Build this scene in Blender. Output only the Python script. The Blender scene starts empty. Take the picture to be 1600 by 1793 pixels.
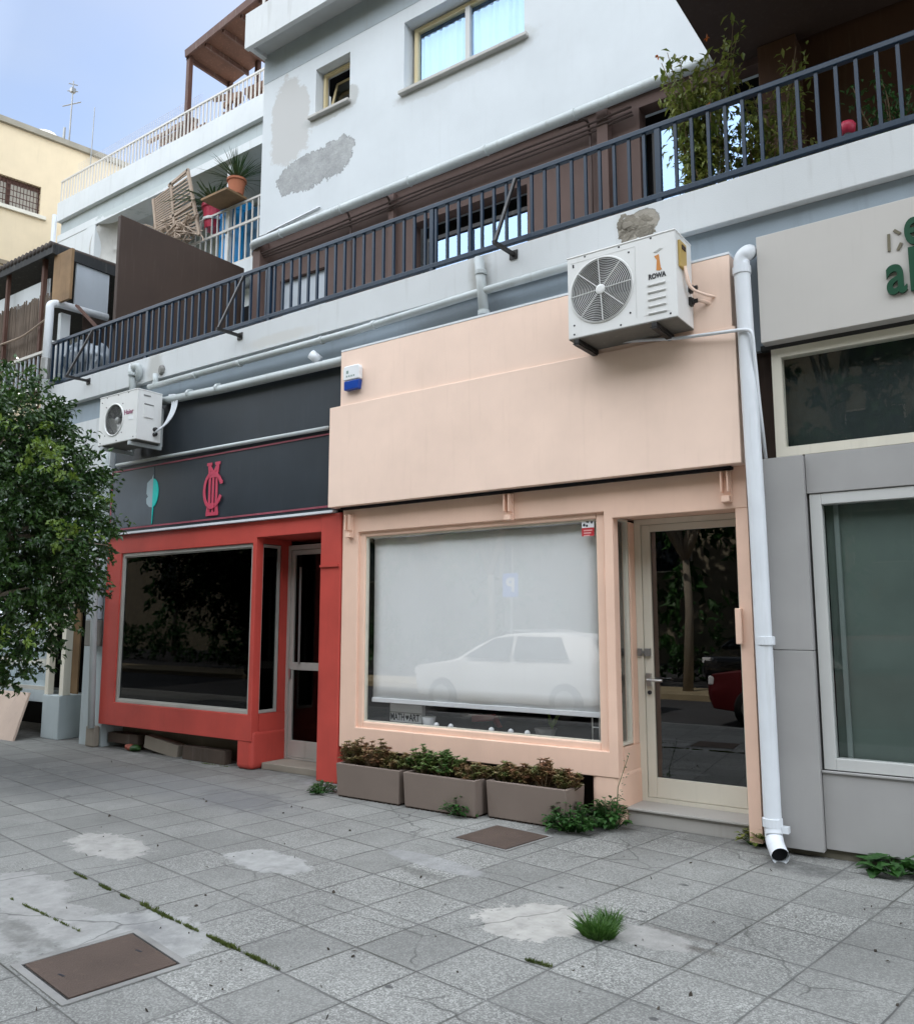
import bpy, bmesh, math, random
from mathutils import Vector, Matrix, noise
random.seed(7)
R = math.radians
SC = bpy.context.scene
COL = SC.collection
# ------------------------------------------------------------------ camera
FPX, PCX, PCY = 1460.0, 800.0, 896.5
CAM = Vector((5.6065, -5.9445, 1.5))
RX = Vector((0.8142, 0.0766, -0.5755))
RY = Vector((0.5806, -0.1074, 0.8071))
RX.normalize(); RY = (RY - RX*RY.dot(RX)).normalized()
RZ = Vector((0, 0.9914, 0.1318)); RZ = RY.cross(RX).normalized()
right = Vector((RX[0], RY[0], RZ[0])); up = Vector((RX[1], RY[1], RZ[1])); fwd = Vector((RX[2], RY[2], RZ[2]))
cd = bpy.data.cameras.new('camera'); cam = bpy.data.objects.new('camera', cd); COL.objects.link(cam)
cam.matrix_world = Matrix(((right[0], up[0], -fwd[0], CAM[0]), (right[1], up[1], -fwd[1], CAM[1]), (right[2], up[2], -fwd[2], CAM[2]), (0, 0, 0, 1)))
cd.sensor_fit = 'VERTICAL'; cd.sensor_height = 24.0; cd.lens = 24.0*FPX/1793.0
cd.clip_start = 0.05; cd.clip_end = 2000
SC.camera = cam

def ray(px, py):
    return right*(px-PCX) - up*(py-PCY) + fwd*FPX
def W(px, py, Y=0.0):                 # point of the place at depth plane y = Y
    r = ray(px, py); return CAM + r*((Y-CAM[1])/r[1])
def S(px, py, X):
    r = ray(px, py); return CAM + r*((X-CAM[0])/r[0])
def G(px, py, z=0.0):
    r = ray(px, py); return CAM + r*((z-CAM[2])/r[2])

# ------------------------------------------------------------------ light
SUN_EL, SUN_AZ = 53.8, -16.0
w = bpy.data.worlds.new("World"); SC.world = w; w.use_nodes = True
nt = w.node_tree; nt.nodes.clear()
def wn(t): return nt.nodes.new(t)
out = wn('ShaderNodeOutputWorld'); bg = wn('ShaderNodeBackground'); sky = wn('ShaderNodeTexSky')
sky.sky_type = 'NISHITA'; sky.sun_disc = False; sky.sun_elevation = R(SUN_EL); sky.sun_rotation = R(SUN_AZ)
sky.air_density = 1.0; sky.dust_density = 1.0; sky.ozone_density = 1.0
tc = wn('ShaderNodeTexCoord'); mp = wn('ShaderNodeMapping'); mp.inputs['Scale'].default_value = (1.1, 1.1, 2.6)
nz = wn('ShaderNodeTexNoise'); nz.inputs['Scale'].default_value = 1.7; nz.inputs['Detail'].default_value = 6; nz.inputs['Roughness'].default_value = 0.5
sep = wn('ShaderNodeSeparateXYZ')
ma = wn('ShaderNodeMath'); ma.operation = 'MULTIPLY_ADD'; ma.inputs[1].default_value = -0.42
cr = wn('ShaderNodeMapRange'); cr.inputs['From Min'].default_value = 0.06; cr.inputs['From Max'].default_value = 0.72
cr.inputs['To Max'].default_value = 0.9
mx = wn('ShaderNodeMix'); mx.data_type = 'RGBA'; mx.inputs['B'].default_value = (21.5, 23.2, 25.4, 1)
nt.links.new(tc.outputs['Generated'], mp.inputs['Vector']); nt.links.new(mp.outputs[0], nz.inputs['Vector'])
nt.links.new(tc.outputs['Generated'], sep.inputs[0])
nt.links.new(sep.outputs['Y'], ma.inputs[0]); nt.links.new(nz.outputs['Fac'], ma.inputs[2])
nt.links.new(ma.outputs[0], cr.inputs['Value']); nt.links.new(cr.outputs[0], mx.inputs['Factor'])
cm = wn('ShaderNodeMix'); cm.data_type = 'RGBA'; cm.inputs['A'].default_value = (21.5, 23.0, 25.0, 1); cm.inputs['B'].default_value = (3.9, 4.2, 4.55, 1)  # bright clouds added to the unseen half behind the camera, lighting the facade
cf = wn('ShaderNodeMapRange'); cf.inputs['From Min'].default_value = 0.0; cf.inputs['From Max'].default_value = 0.35
nt.links.new(sep.outputs['Y'], cf.inputs['Value']); nt.links.new(cf.outputs[0], cm.inputs['Factor']); nt.links.new(cm.outputs['Result'], mx.inputs['B'])
nt.links.new(sky.outputs[0], mx.inputs['A']); nt.links.new(mx.outputs['Result'], bg.inputs['Color'])
bg.inputs['Strength'].default_value = 0.075
nt.links.new(bg.outputs[0], out.inputs['Surface'])
sd = bpy.data.lights.new('sun', 'SUN'); sd.energy = 3.2; sd.angle = R(0.5); sd.color = (1.0, 0.95, 0.88)
so = bpy.data.objects.new('sun', sd); COL.objects.link(so)
sdir = Vector((math.sin(R(SUN_AZ))*math.cos(R(SUN_EL)), math.cos(R(SUN_AZ))*math.cos(R(SUN_EL)), math.sin(R(SUN_EL))))
so.rotation_euler = sdir.to_track_quat('Z', 'Y').to_euler(); so.location = (0, 0, 40)
SC.view_settings.view_transform = 'Standard'; SC.view_settings.look = 'None'
SC.view_settings.exposure = 1.38; SC.view_settings.gamma = 1.0

# ------------------------------------------------------------------ materials
class NT:
    def __init__(s, name):
        s.m = bpy.data.materials.new(name); s.m.use_nodes = True; s.t = s.m.node_tree; s.t.nodes.clear()
        s.out = s.t.nodes.new('ShaderNodeOutputMaterial'); s.b = s.t.nodes.new('ShaderNodeBsdfPrincipled')
        s.t.links.new(s.b.outputs[0], s.out.inputs['Surface']); s._pos = None
    def n(s, typ, **kw):
        o = s.t.nodes.new(typ)
        for k, v in kw.items(): setattr(o, k, v)
        return o
    def l(s, a, b): s.t.links.new(a, b)
    def pos(s):
        if s._pos is None: s._pos = s.n('ShaderNodeNewGeometry').outputs['Position']
        return s._pos
    def noise(s, scale, detail=4, rough=0.55, stretch=None, vec=None):
        v = vec or s.pos()
        if stretch:
            mpn = s.n('ShaderNodeMapping'); mpn.inputs['Scale'].default_value = stretch; s.l(v, mpn.inputs['Vector']); v = mpn.outputs[0]
        o = s.n('ShaderNodeTexNoise'); o.inputs['Scale'].default_value = scale; o.inputs['Detail'].default_value = detail; o.inputs['Roughness'].default_value = rough
        s.l(v, o.inputs['Vector']); return o.outputs['Fac']
    def math(s, op, a, b=None, c=None, clamp=False):
        o = s.n('ShaderNodeMath', operation=op); o.use_clamp = clamp
        for i, x in enumerate((a, b, c)):
            if x is None: continue
            if isinstance(x, (int, float)): o.inputs[i].default_value = x
            else: s.l(x, o.inputs[i])
        return o.outputs[0]
    def ramp(s, v, a, b, lo=0.0, hi=1.0):
        o = s.n('ShaderNodeMapRange'); o.inputs['From Min'].default_value = a; o.inputs['From Max'].default_value = b
        o.inputs['To Min'].default_value = lo; o.inputs['To Max'].default_value = hi; s.l(v, o.inputs['Value']); return o.outputs[0]
    def mix(s, f, a, b):
        o = s.n('ShaderNodeMix', data_type='RGBA')
        for k, x in (('Factor', f), ('A', a), ('B', b)):
            if isinstance(x, (int, float)): o.inputs[k].default_value = x
            elif isinstance(x, tuple): o.inputs[k].default_value = (x[0], x[1], x[2], 1)
            else: s.l(x, o.inputs[k])
        return o.outputs['Result']
    def base(s, c):
        if isinstance(c, tuple): s.b.inputs['Base Color'].default_value = (c[0], c[1], c[2], 1)
        else: s.l(c, s.b.inputs['Base Color'])
    def bump(s, h, strength=0.3, dist=0.01):
        o = s.n('ShaderNodeBump'); o.inputs['Strength'].default_value = strength; o.inputs['Distance'].default_value = dist
        s.l(h, o.inputs['Height']); s.l(o.outputs[0], s.b.inputs['Normal'])
def dk(c, k): return (c[0]*k, c[1]*k, c[2]*k)
def paint(name, c, rough=0.6, var=0.12, streak=0.12, bump=0.15, metal=0.0, dirt=(0.25, 0.23, 0.2), fine=160, spec=0.4):
    t = NT(name)
    n1 = t.noise(2.3, 5); n2 = t.noise(3.0, 4, 0.6, stretch=(7, 7, 0.55)); n3 = t.noise(fine, 3, 0.7)
    col = t.mix(t.ramp(n1, 0.3, 0.75, 0, 1), c, dk(c, 1-var))
    if streak: col = t.mix(t.ramp(n2, 0.56, 0.85, 0, streak*2), col, dirt)
    t.base(col); t.b.inputs['Roughness'].default_value = rough; t.b.inputs['Metallic'].default_value = metal
    t.b.inputs['Specular IOR Level'].default_value = spec
    if bump: t.bump(n3, bump, 0.004)
    return t.m
def flat(name, c, rough=0.5, metal=0.0, spec=0.4):
    return paint(name, c, rough, 0.08, 0.0, 0.0, metal, spec=spec)
def wallmat(name, base, patches, rough=0.85, streak=0.16, dirt=(0.34, 0.34, 0.32), edgecrack=True):
    """painted plaster with blotches: (cx, cz, rx, rz, colour, edge wobble, relief, softness)"""
    t = NT(name)
    n1 = t.noise(1.3, 5); n2 = t.noise(2.2, 5, 0.6, stretch=(5, 5, 0.4)); nf = t.noise(90, 4, 0.7); ng = t.noise(11, 6, 0.65)
    col = t.mix(t.ramp(n1, 0.35, 0.7), base, dk(base, 0.92))
    col = t.mix(t.ramp(n2, 0.55, 0.85, 0, streak*2), col, dirt)
    col = t.mix(t.ramp(ng, 0.68, 0.8, 0, 0.25), col, dk(base, 0.6))
    h = t.math('MULTIPLY', nf, 0.25)
    sp = t.n('ShaderNodeSeparateXYZ'); t.l(t.pos(), sp.inputs[0])
    for i, pt in enumerate(patches):
        ells, c, wob, relief, soft = pt if isinstance(pt[0], list) else ([pt[:4]],)+tuple(pt[4:])
        na = t.math('ADD', t.math('MULTIPLY', t.noise(4.6, 8, 0.7), 0.7), t.math('MULTIPLY', t.noise(16, 7, 0.75), 0.3)); d = None
        for (cx, cz, rx, rz) in ells:
            dx = t.math('DIVIDE', t.math('SUBTRACT', sp.outputs['X'], cx), rx)
            dz = t.math('DIVIDE', t.math('SUBTRACT', sp.outputs['Z'], cz), rz)
            e = t.math('SQRT', t.math('ADD', t.math('POWER', t.math('ABSOLUTE', dx), 2.4), t.math('POWER', t.math('ABSOLUTE', dz), 2.4)))
            if d is None: d = e
            else:
                o_ = t.n('ShaderNodeMath', operation='SMOOTH_MIN'); t.l(d, o_.inputs[0]); t.l(e, o_.inputs[1]); o_.inputs[2].default_value = 0.25; d = o_.outputs[0]
        d = t.math('ADD', d, t.math('MULTIPLY', t.math('SUBTRACT', na, 0.5), wob*3.0))
        mask = t.ramp(d, 1-soft, 1+soft, 1, 0)
        if relief:
            nh = t.noise(38, 6, 0.75); mot = t.mix(t.ramp(t.noise(4.5, 6, 0.7), 0.38, 0.64), dk(c, 0.80), dk(c, 1.12)); mot = t.mix(t.ramp(nh, 0.42, 0.72, 0, 0.6), mot, dk(c, 0.62)); mot = t.mix(t.ramp(t.noise(21, 5, 0.7), 0.62, 0.72, 0, 0.7), mot, dk(c, 1.45))
            rim = t.math('MULTIPLY', t.ramp(d, 0.92, 1.0, 0, 1), t.ramp(d, 1.0, 1.03, 1, 0))
            mot = t.mix(t.math('MULTIPLY', rim, 0.8), mot, dk(c, 0.35))  # dark rim paints in the shade along the broken plaster edge
            col = t.mix(mask, col, mot)
            h = t.math('SUBTRACT', h, t.math('MULTIPLY', mask, 1.6)); h = t.math('ADD', h, t.math('MULTIPLY', t.math('MULTIPLY', mask, ng), 2.0))
        else:
            col = t.mix(mask, col, c)
    t.base(col); t.b.inputs['Roughness'].default_value = rough; t.b.inputs['Specular IOR Level'].default_value = 0.25
    t.bump(h, 0.45, 0.012)
    return t.m
def glass(name, tint=(0.9, 0.93, 0.92), refl=1.0, ior=1.5, extra=0.0, rc=None):
    t = NT(name); t.t.nodes.remove(t.b)
    tr = t.n('ShaderNodeBsdfTransparent'); tr.inputs['Color'].default_value = (*tint, 1)
    gl = t.n('ShaderNodeBsdfGlossy'); gl.inputs['Roughness'].default_value = 0.0; gl.inputs['Color'].default_value = (*rc, 1) if rc else (refl, refl, refl, 1)
    fr = t.n('ShaderNodeFresnel'); gn = t.n('ShaderNodeNewGeometry'); t.l(t.ramp(gn.outputs['Backfacing'], 0, 1, ior, 1.0/ior), fr.inputs['IOR'])
    # slight waviness of old float glass
    bm_ = t.n('ShaderNodeBump'); bm_.inputs['Strength'].default_value = 0.02; bm_.inputs['Distance'].default_value = 0.02
    t.l(t.noise(1.6, 1, 0.3), bm_.inputs['Height']); t.l(bm_.outputs[0], gl.inputs['Normal'])
    f = t.math('ADD', fr.outputs[0], extra, clamp=True)
    ms = t.n('ShaderNodeMixShader'); t.l(f, ms.inputs[0]); t.l(tr.outputs[0], ms.inputs[1]); t.l(gl.outputs[0], ms.inputs[2])
    t.l(ms.outputs[0], t.out.inputs['Surface'])
    return t.m
def leafmat(name, c, c2, rough=0.45, trans=0.25, scale=9.0):
    t = NT(name)
    n = t.noise(scale, 3, 0.6); n2 = t.noise(scale*6, 2)
    col = t.mix(t.ramp(n, 0.35, 0.68), c, c2); col = t.mix(t.ramp(n2, 0.5, 0.9, 0, 0.5), col, dk(c2, 1.3))
    t.base(col); t.b.inputs['Roughness'].default_value = rough; t.b.inputs['Specular IOR Level'].default_value = 0.5
    tl = t.n('ShaderNodeBsdfTranslucent'); t.l(col, tl.inputs['Color'])
    ms = t.n('ShaderNodeMixShader'); ms.inputs[0].default_value = trans
    t.l(t.b.outputs[0], ms.inputs[1]); t.l(tl.outputs[0], ms.inputs[2]); t.l(ms.outputs[0], t.out.inputs['Surface'])
    return t.m
def bark(name, c):
    t = NT(name); n = t.noise(14, 6, 0.65, stretch=(3, 3, 0.7)); t.base(t.mix(n, dk(c, 0.5), dk(c, 1.3))); t.b.inputs['Roughness'].default_value = 0.9
    t.bump(n, 0.8, 0.02); return t.m

M = {}
WHITE = (0.61, 0.645, 0.665)
M['fascia'] = wallmat('fascia_paint', (0.61, 0.63, 0.635), [([(3.06, 4.62, 0.10, 0.10), (3.20, 4.66, 0.11, 0.10)], (0.36, 0.33, 0.28), 0.5, 1, 0.03), (-1.0, 4.55, 0.5, 0.06, (0.55, 0.55, 0.53), 0.7, 0, 0.3), (1.62, 4.6, 0.10, 0.3, (0.42, 0.42, 0.40), 0.5, 0, 0.4), (-3.2, 4.6, 0.14, 0.2, (0.45, 0.45, 0.43), 0.5, 0, 0.4)], streak=0.25)
GR = (0.38, 0.39, 0.39)
M['upper_wall'] = wallmat('upper_wall_plaster', WHITE, [
    ([(-3.28, 9.14, 0.34, 0.55), (-3.20, 8.66, 0.42, 0.34), (-2.98, 8.95, 0.16, 0.5)], (0.49, 0.49, 0.48), 0.7, 0, 0.08),
    ([(-2.05, 8.92, 0.22, 0.17), (-2.5, 8.80, 0.45, 0.10)], (0.45, 0.46, 0.45), 0.5, 0, 0.1),
    ([(-0.35, 8.50, 0.75, 0.12), (0.45, 8.58, 0.55, 0.20)], (0.51, 0.53, 0.53), 0.5, 0, 0.14),
    ([(-3.08, 8.02, 0.40, 0.22), (-2.66, 8.06, 0.46, 0.30), (-2.22, 8.10, 0.34, 0.27), (-2.9, 8.2, 0.3, 0.12)], GR, 0.75, 1, 0.02),
    (1.64, 8.87, 0.1, 0.07, (0.45, 0.45, 0.45), 0.5, 0, 0.1)], streak=0.05)
M['grey_band'] = paint('grey_blue_band', (0.37, 0.42, 0.45), 0.85, 0.15, 0.2, 0.3)
M['grey_beam'] = wallmat('grey_beam_paint', (0.27, 0.32, 0.36), [(1.3, 4.3, 0.5, 0.1, (0.20, 0.23, 0.25), 0.6, 0, 0.4)], streak=0.25, dirt=(0.18, 0.2, 0.2))
M['soffit_white'] = paint('grey_soffit', (0.5, 0.52, 0.52), 0.9, 0.2, 0.0, 0.3)
M['brown_wall'] = paint('brown_wall_paint', (0.115, 0.072, 0.060), 0.75, 0.2, 0.08, 0.3, dirt=(0.2, 0.16, 0.14))
M['brown_warm'] = paint('shaded_orange_brown', (0.075, 0.034, 0.016), 0.75, 0.25, 0.05, 0.3)  # orange hue, darkened as well with the shade under the overhang
M['brown_dark'] = paint('dark_brown_paint', (0.050, 0.030, 0.021), 0.65, 0.2, 0.05, 0.2)
M['rail_blue'] = paint('blue_grey_rail_paint', (0.007, 0.026, 0.054), 0.36, 0.3, 0.15, 0.1, dirt=(0.07, 0.11, 0.16), spec=0.45)
M['rail_white'] = paint('white_rail_paint', (0.56, 0.54, 0.50), 0.5, 0.1, 0.1, 0.05)
M['pvc'] = paint('white_pipe', (0.72, 0.75, 0.78), 0.38, 0.14, 0.22, 0.05, dirt=(0.45, 0.45, 0.42))
M['pvc_old'] = paint('dull_white_pipe', (0.50, 0.54, 0.54), 0.45, 0.25, 0.3, 0.1, dirt=(0.22, 0.21, 0.18))
M['pink'] = paint('pink_plaster', (0.84, 0.575, 0.44), 0.72, 0.12, 0.10, 0.25, dirt=(0.55, 0.36, 0.28), spec=0.3)
M['pink_board'] = paint('pink_sign_board', (0.88, 0.665, 0.54), 0.6, 0.10, 0.11, 0.10, dirt=(0.62, 0.45, 0.35), spec=0.3)
M['red'] = paint('red_plaster_paint', (0.53, 0.068, 0.050), 0.55, 0.25, 0.16, 0.25, dirt=(0.25, 0.04, 0.03))
M['black_board'] = paint('charcoal_board', (0.026, 0.034, 0.043), 0.42, 0.25, 0.2, 0.08, dirt=(0.05, 0.055, 0.06))
M['faded_film'] = paint('faded_grey_film', (0.085, 0.105, 0.125), 0.45, 0.25, 0.35, 0.08, dirt=(0.13, 0.14, 0.17))
M['mark_red'] = flat('red_lettering', (0.50, 0.055, 0.10), 0.5)
M['mark_border'] = paint('rose_line', (0.34, 0.08, 0.11), 0.5, 0.4, 0.2, 0)
M['teal'] = flat('teal_mark', (0.0, 0.52, 0.46), 0.4)
M['pale_teal'] = flat('worn_pale_mark', (0.33, 0.42, 0.45), 0.6)
M['alu'] = paint('worn_aluminium', (0.50, 0.49, 0.45), 0.42, 0.2, 0.2, 0.03, metal=0.35, dirt=(0.25, 0.22, 0.18))
M['alu_cream'] = paint('cream_metal_frame', (0.66, 0.62, 0.52), 0.45, 0.1, 0.1, 0.03)
M['cream_frame'] = paint('cream_window_frame', (0.66, 0.55, 0.33), 0.45, 0.1, 0.05, 0.03)
M['white_frame'] = paint('white_window_frame', (0.52, 0.52, 0.50), 0.4, 0.08, 0.05, 0.03)
M['grey_panel'] = paint('grey_composite_panel', (0.36, 0.35, 0.34), 0.38, 0.12, 0.14, 0.0, dirt=(0.3, 0.29, 0.28), spec=0.5)
M['beige_panel'] = paint('beige_sign_board', (0.50, 0.475, 0.44), 0.45, 0.05, 0.05, 0.02, spec=0.4)
M['green'] = flat('dark_green_letter', (0.002, 0.052, 0.022), 0.4)
M['glue'] = paint('glue_remains', (0.17, 0.15, 0.10), 0.8, 0.5, 0.3, 0.2)
M['sill'] = paint('stone_sill', (0.50, 0.49, 0.46), 0.8, 0.25, 0.3, 0.3)
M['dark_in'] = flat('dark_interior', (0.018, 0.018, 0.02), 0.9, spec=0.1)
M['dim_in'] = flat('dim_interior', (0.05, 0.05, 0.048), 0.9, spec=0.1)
M['green_film'] = paint('grey_green_backing', (0.095, 0.125, 0.11), 0.6, 0.3, 0.0, 0.0)
M['inner_grey'] = flat('grey_green_post', (0.17, 0.20, 0.19), 0.6)
M['teal_dark'] = flat('dark_teal_backing', (0.012, 0.020, 0.020), 0.7)
M['blind'] = paint('white_blind_fabric', (0.82, 0.83, 0.825), 0.9, 0.03, 0.02, 0.0)
M['curtain'] = paint('sky_tinted_curtain', (0.62, 0.76, 0.93), 0.9, 0.05, 0.0, 0.0)  # white curtain, with the blue of the skylight put into its colour
M['glass'] = glass('clear_glass', (0.99, 0.99, 0.99), 1.0, 1.62)
M['glass_door'] = glass('door_glass', (0.30, 0.32, 0.31), 1.0, 1.85)
M['glass_plain'] = glass('matt_glass', (0.97, 0.985, 0.98), 0.6, 1.4)
M['glass_dark'] = glass('tinted_glass', (0.28, 0.31, 0.31), 0.45, 1.45)
M['glass_sky'] = glass('reflective_glass', (0.35, 0.4, 0.42), 1.0, 1.5, extra=0.30, rc=(0.50, 0.68, 0.95))
M['glass_cur'] = glass('upper_window_glass', (0.95, 0.98, 1.0), 1.0, 1.45, extra=0.04, rc=(0.55, 0.75, 1.0))
M['ac_white'] = paint('air_conditioner_enamel', (0.72, 0.72, 0.70), 0.4, 0.08, 0.12, 0.03, dirt=(0.42, 0.38, 0.32))
M['ac_dirty'] = paint('dirty_enamel_underside', (0.20, 0.19, 0.165), 0.7, 0.4, 0.4, 0.1)
M['grille'] = flat('pale_wire_grille', (0.60, 0.60, 0.58), 0.45)
M['black_metal'] = paint('black_rusted_metal', (0.022, 0.020, 0.019), 0.5, 0.4, 0.2, 0.1)
M['grey_metal'] = paint('grey_metal', (0.30, 0.30, 0.29), 0.45, 0.2, 0.2, 0.05, metal=0.6)
M['fan_dark'] = flat('dark_fan', (0.07, 0.068, 0.06), 0.6)
M['steel'] = flat('brushed_steel', (0.55, 0.55, 0.54), 0.3, metal=0.9)
M['orange'] = flat('orange_mark', (0.55, 0.22, 0.05), 0.5)
M['sun_yellow'] = flat('yellowed_plastic', (0.48, 0.33, 0.10), 0.5)
M['ink'] = flat('black_ink', (0.02, 0.02, 0.025), 0.5)
M['maroon_ink'] = flat('faded_maroon_ink', (0.32, 0.10, 0.18), 0.5)
M['white_plastic'] = flat('white_plastic', (0.78, 0.79, 0.80), 0.35)
M['blue_plastic'] = flat('blue_lens', (0.012, 0.06, 0.33), 0.2)
M['red_plastic'] = flat('red_plastic', (0.50, 0.03, 0.04), 0.4)
M['planter'] = paint('taupe_planter', (0.20, 0.155, 0.128), 0.6, 0.14, 0.0, 0.15)
M['soil'] = paint('dark_soil', (0.05, 0.035, 0.025), 0.95, 0.4, 0.0, 0.8)
M['rust'] = paint('rusty_iron', (0.100, 0.068, 0.052), 0.7, 0.4, 0.25, 1.4, dirt=(0.15, 0.10, 0.07), fine=110)
M['cement'] = paint('pale_cement', (0.29, 0.285, 0.27), 0.9, 0.45, 0.3, 0.6)
M['terracotta'] = flat('terracotta', (0.42, 0.15, 0.08), 0.8)
M['scrap_red'] = flat('faded_red_scrap', (0.30, 0.085, 0.055), 0.8)
M['red_pot'] = flat('red_pot', (0.46, 0.03, 0.07), 0.45)
M['blue_barrel'] = flat('blue_barrel', (0.0, 0.25, 0.60), 0.4)
M['blue_cloth'] = paint('dark_blue_cloth', (0.03, 0.12, 0.22), 0.8, 0.5, 0.3, 0.1)
M['wood_rail'] = paint('bleached_wood', (0.40, 0.31, 0.24), 0.8, 0.3, 0.3, 0.2)
M['wood_red'] = paint('red_brown_timber', (0.095, 0.042, 0.028), 0.7, 0.3, 0.3, 0.2)
M['wood_plank'] = paint('tan_timber', (0.30, 0.19, 0.10), 0.8, 0.45, 0.5, 0.3, dirt=(0.15, 0.09, 0.05))
M['roof_board'] = paint('brown_roof_boards', (0.12, 0.052, 0.030), 0.8, 0.4, 0.5, 0.3, dirt=(0.22, 0.12, 0.07))
M['cable_brown'] = flat('dull_brown_cable', (0.075, 0.050, 0.043), 0.7)
M['bamboo'] = paint('grey_brown_reed', (0.17, 0.13, 0.10), 0.85, 0.4, 0.6, 0.4, dirt=(0.08, 0.06, 0.045))
M['roof_dark'] = paint('black_tar_roof', (0.02, 0.022, 0.024), 0.7, 0.3, 0.2, 0.3)
M['yellow_wall'] = paint('cream_yellow_render', (0.68, 0.56, 0.385), 0.85, 0.08, 0.12, 0.3, dirt=(0.45, 0.36, 0.24))
M['grey_panel_sheet'] = paint('pale_grey_sheet', (0.42, 0.46, 0.50), 0.5, 0.15, 0.1, 0.05)
M['neigh_grey'] = paint('grey_blue_plaster', (0.42, 0.47, 0.48), 0.85, 0.15, 0.15, 0.3)
M['neigh_white'] = wallmat('white_plaster_worn', (0.62, 0.65, 0.66), [(-10.5, 10.95, 1.4, 0.14, (0.45, 0.5, 0.5), 0.8, 0, 0.05)], streak=0.18)
M['beige_wall'] = paint('olive_beige_plaster', (0.17, 0.155, 0.115), 0.9, 0.3, 0.2, 0.4)
M['brick_brown'] = paint('brown_block', (0.085, 0.060, 0.045), 0.85, 0.4, 0.2, 0.5)
M['stone_pale'] = paint('pale_stone', (0.30, 0.26, 0.21), 0.9, 0.3, 0.2, 0.5)
M['step_tile'] = paint('grey_step_tile', (0.38, 0.36, 0.33), 0.6, 0.15, 0.2, 0.1)
M['leaf_tree'] = leafmat('glossy_dark_leaf', (0.011, 0.037, 0.008), (0.052, 0.110, 0.020), 0.32, 0.2, 5.0)
M['leaf_young'] = leafmat('young_leaf', (0.09, 0.16, 0.02), (0.15, 0.22, 0.03), 0.4, 0.3)
M['leaf_weed'] = leafmat('weed_leaf', (0.016, 0.058, 0.010), (0.035, 0.11, 0.018), 0.5, 0.2, 14)
M['grass'] = leafmat('grass_blade', (0.03, 0.09, 0.012), (0.08, 0.17, 0.03), 0.5, 0.3, 14)
M['moss'] = leafmat('moss_blade', (0.05, 0.075, 0.012), (0.10, 0.13, 0.02), 0.7, 0.2, 14)
M['leaf_succ'] = leafmat('succulent_leaf', (0.11, 0.15, 0.04), (0.30, 0.14, 0.08), 0.5, 0.15, 10)
M['leaf_succ_g'] = leafmat('green_succulent_leaf', (0.05, 0.13, 0.025), (0.15, 0.18, 0.05), 0.5, 0.15, 10)
M['leaf_climb'] = leafmat('climber_leaf', (0.11, 0.16, 0.025), (0.23, 0.24, 0.055), 0.5, 0.3, 6)
M['leaf_spike'] = leafmat('spiky_leaf', (0.02, 0.055, 0.02), (0.06, 0.10, 0.035), 0.45, 0.2, 10)
M['petal'] = flat('orange_petal', (0.6, 0.18, 0.03), 0.6)
M['bark'] = bark('grey_bark', (0.30, 0.25, 0.19)); M['twig'] = bark('brown_twig', (0.16, 0.11, 0.06))
M['asphalt'] = paint('asphalt', (0.055, 0.055, 0.057), 0.9, 0.25, 0.0, 0.6)
M['kerb'] = paint('kerb_stone', (0.33, 0.32, 0.30), 0.85, 0.2, 0.0, 0.3)
M['sand'] = paint('sandy_soil', (0.36, 0.29, 0.18), 0.95, 0.3, 0.0, 0.5)
M['far_wall'] = paint('far_cream_wall', (0.55, 0.50, 0.42), 0.85, 0.12, 0.1, 0.2)
M['car_white'] = flat('white_car_paint', (0.52, 0.52, 0.52), 0.5, spec=0.4)
M['car_red'] = flat('red_car_paint', (0.085, 0.008, 0.010), 0.5, spec=0.25)
M['car_dark'] = flat('black_car_paint', (0.02, 0.02, 0.022), 0.18, spec=0.6)
M['tyre'] = flat('tyre_rubber', (0.015, 0.015, 0.015), 0.8); M['car_glass'] = flat('car_window', (0.02, 0.025, 0.03), 0.05, spec=0.6)
M['lamp_glass'] = flat('headlight_glass', (0.7, 0.7, 0.72), 0.15); M['tail'] = flat('tail_lamp', (0.4, 0.01, 0.01), 0.2)
M['sign_blue'] = flat('parking_blue', (0.03, 0.16, 0.62), 0.4)

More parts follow.
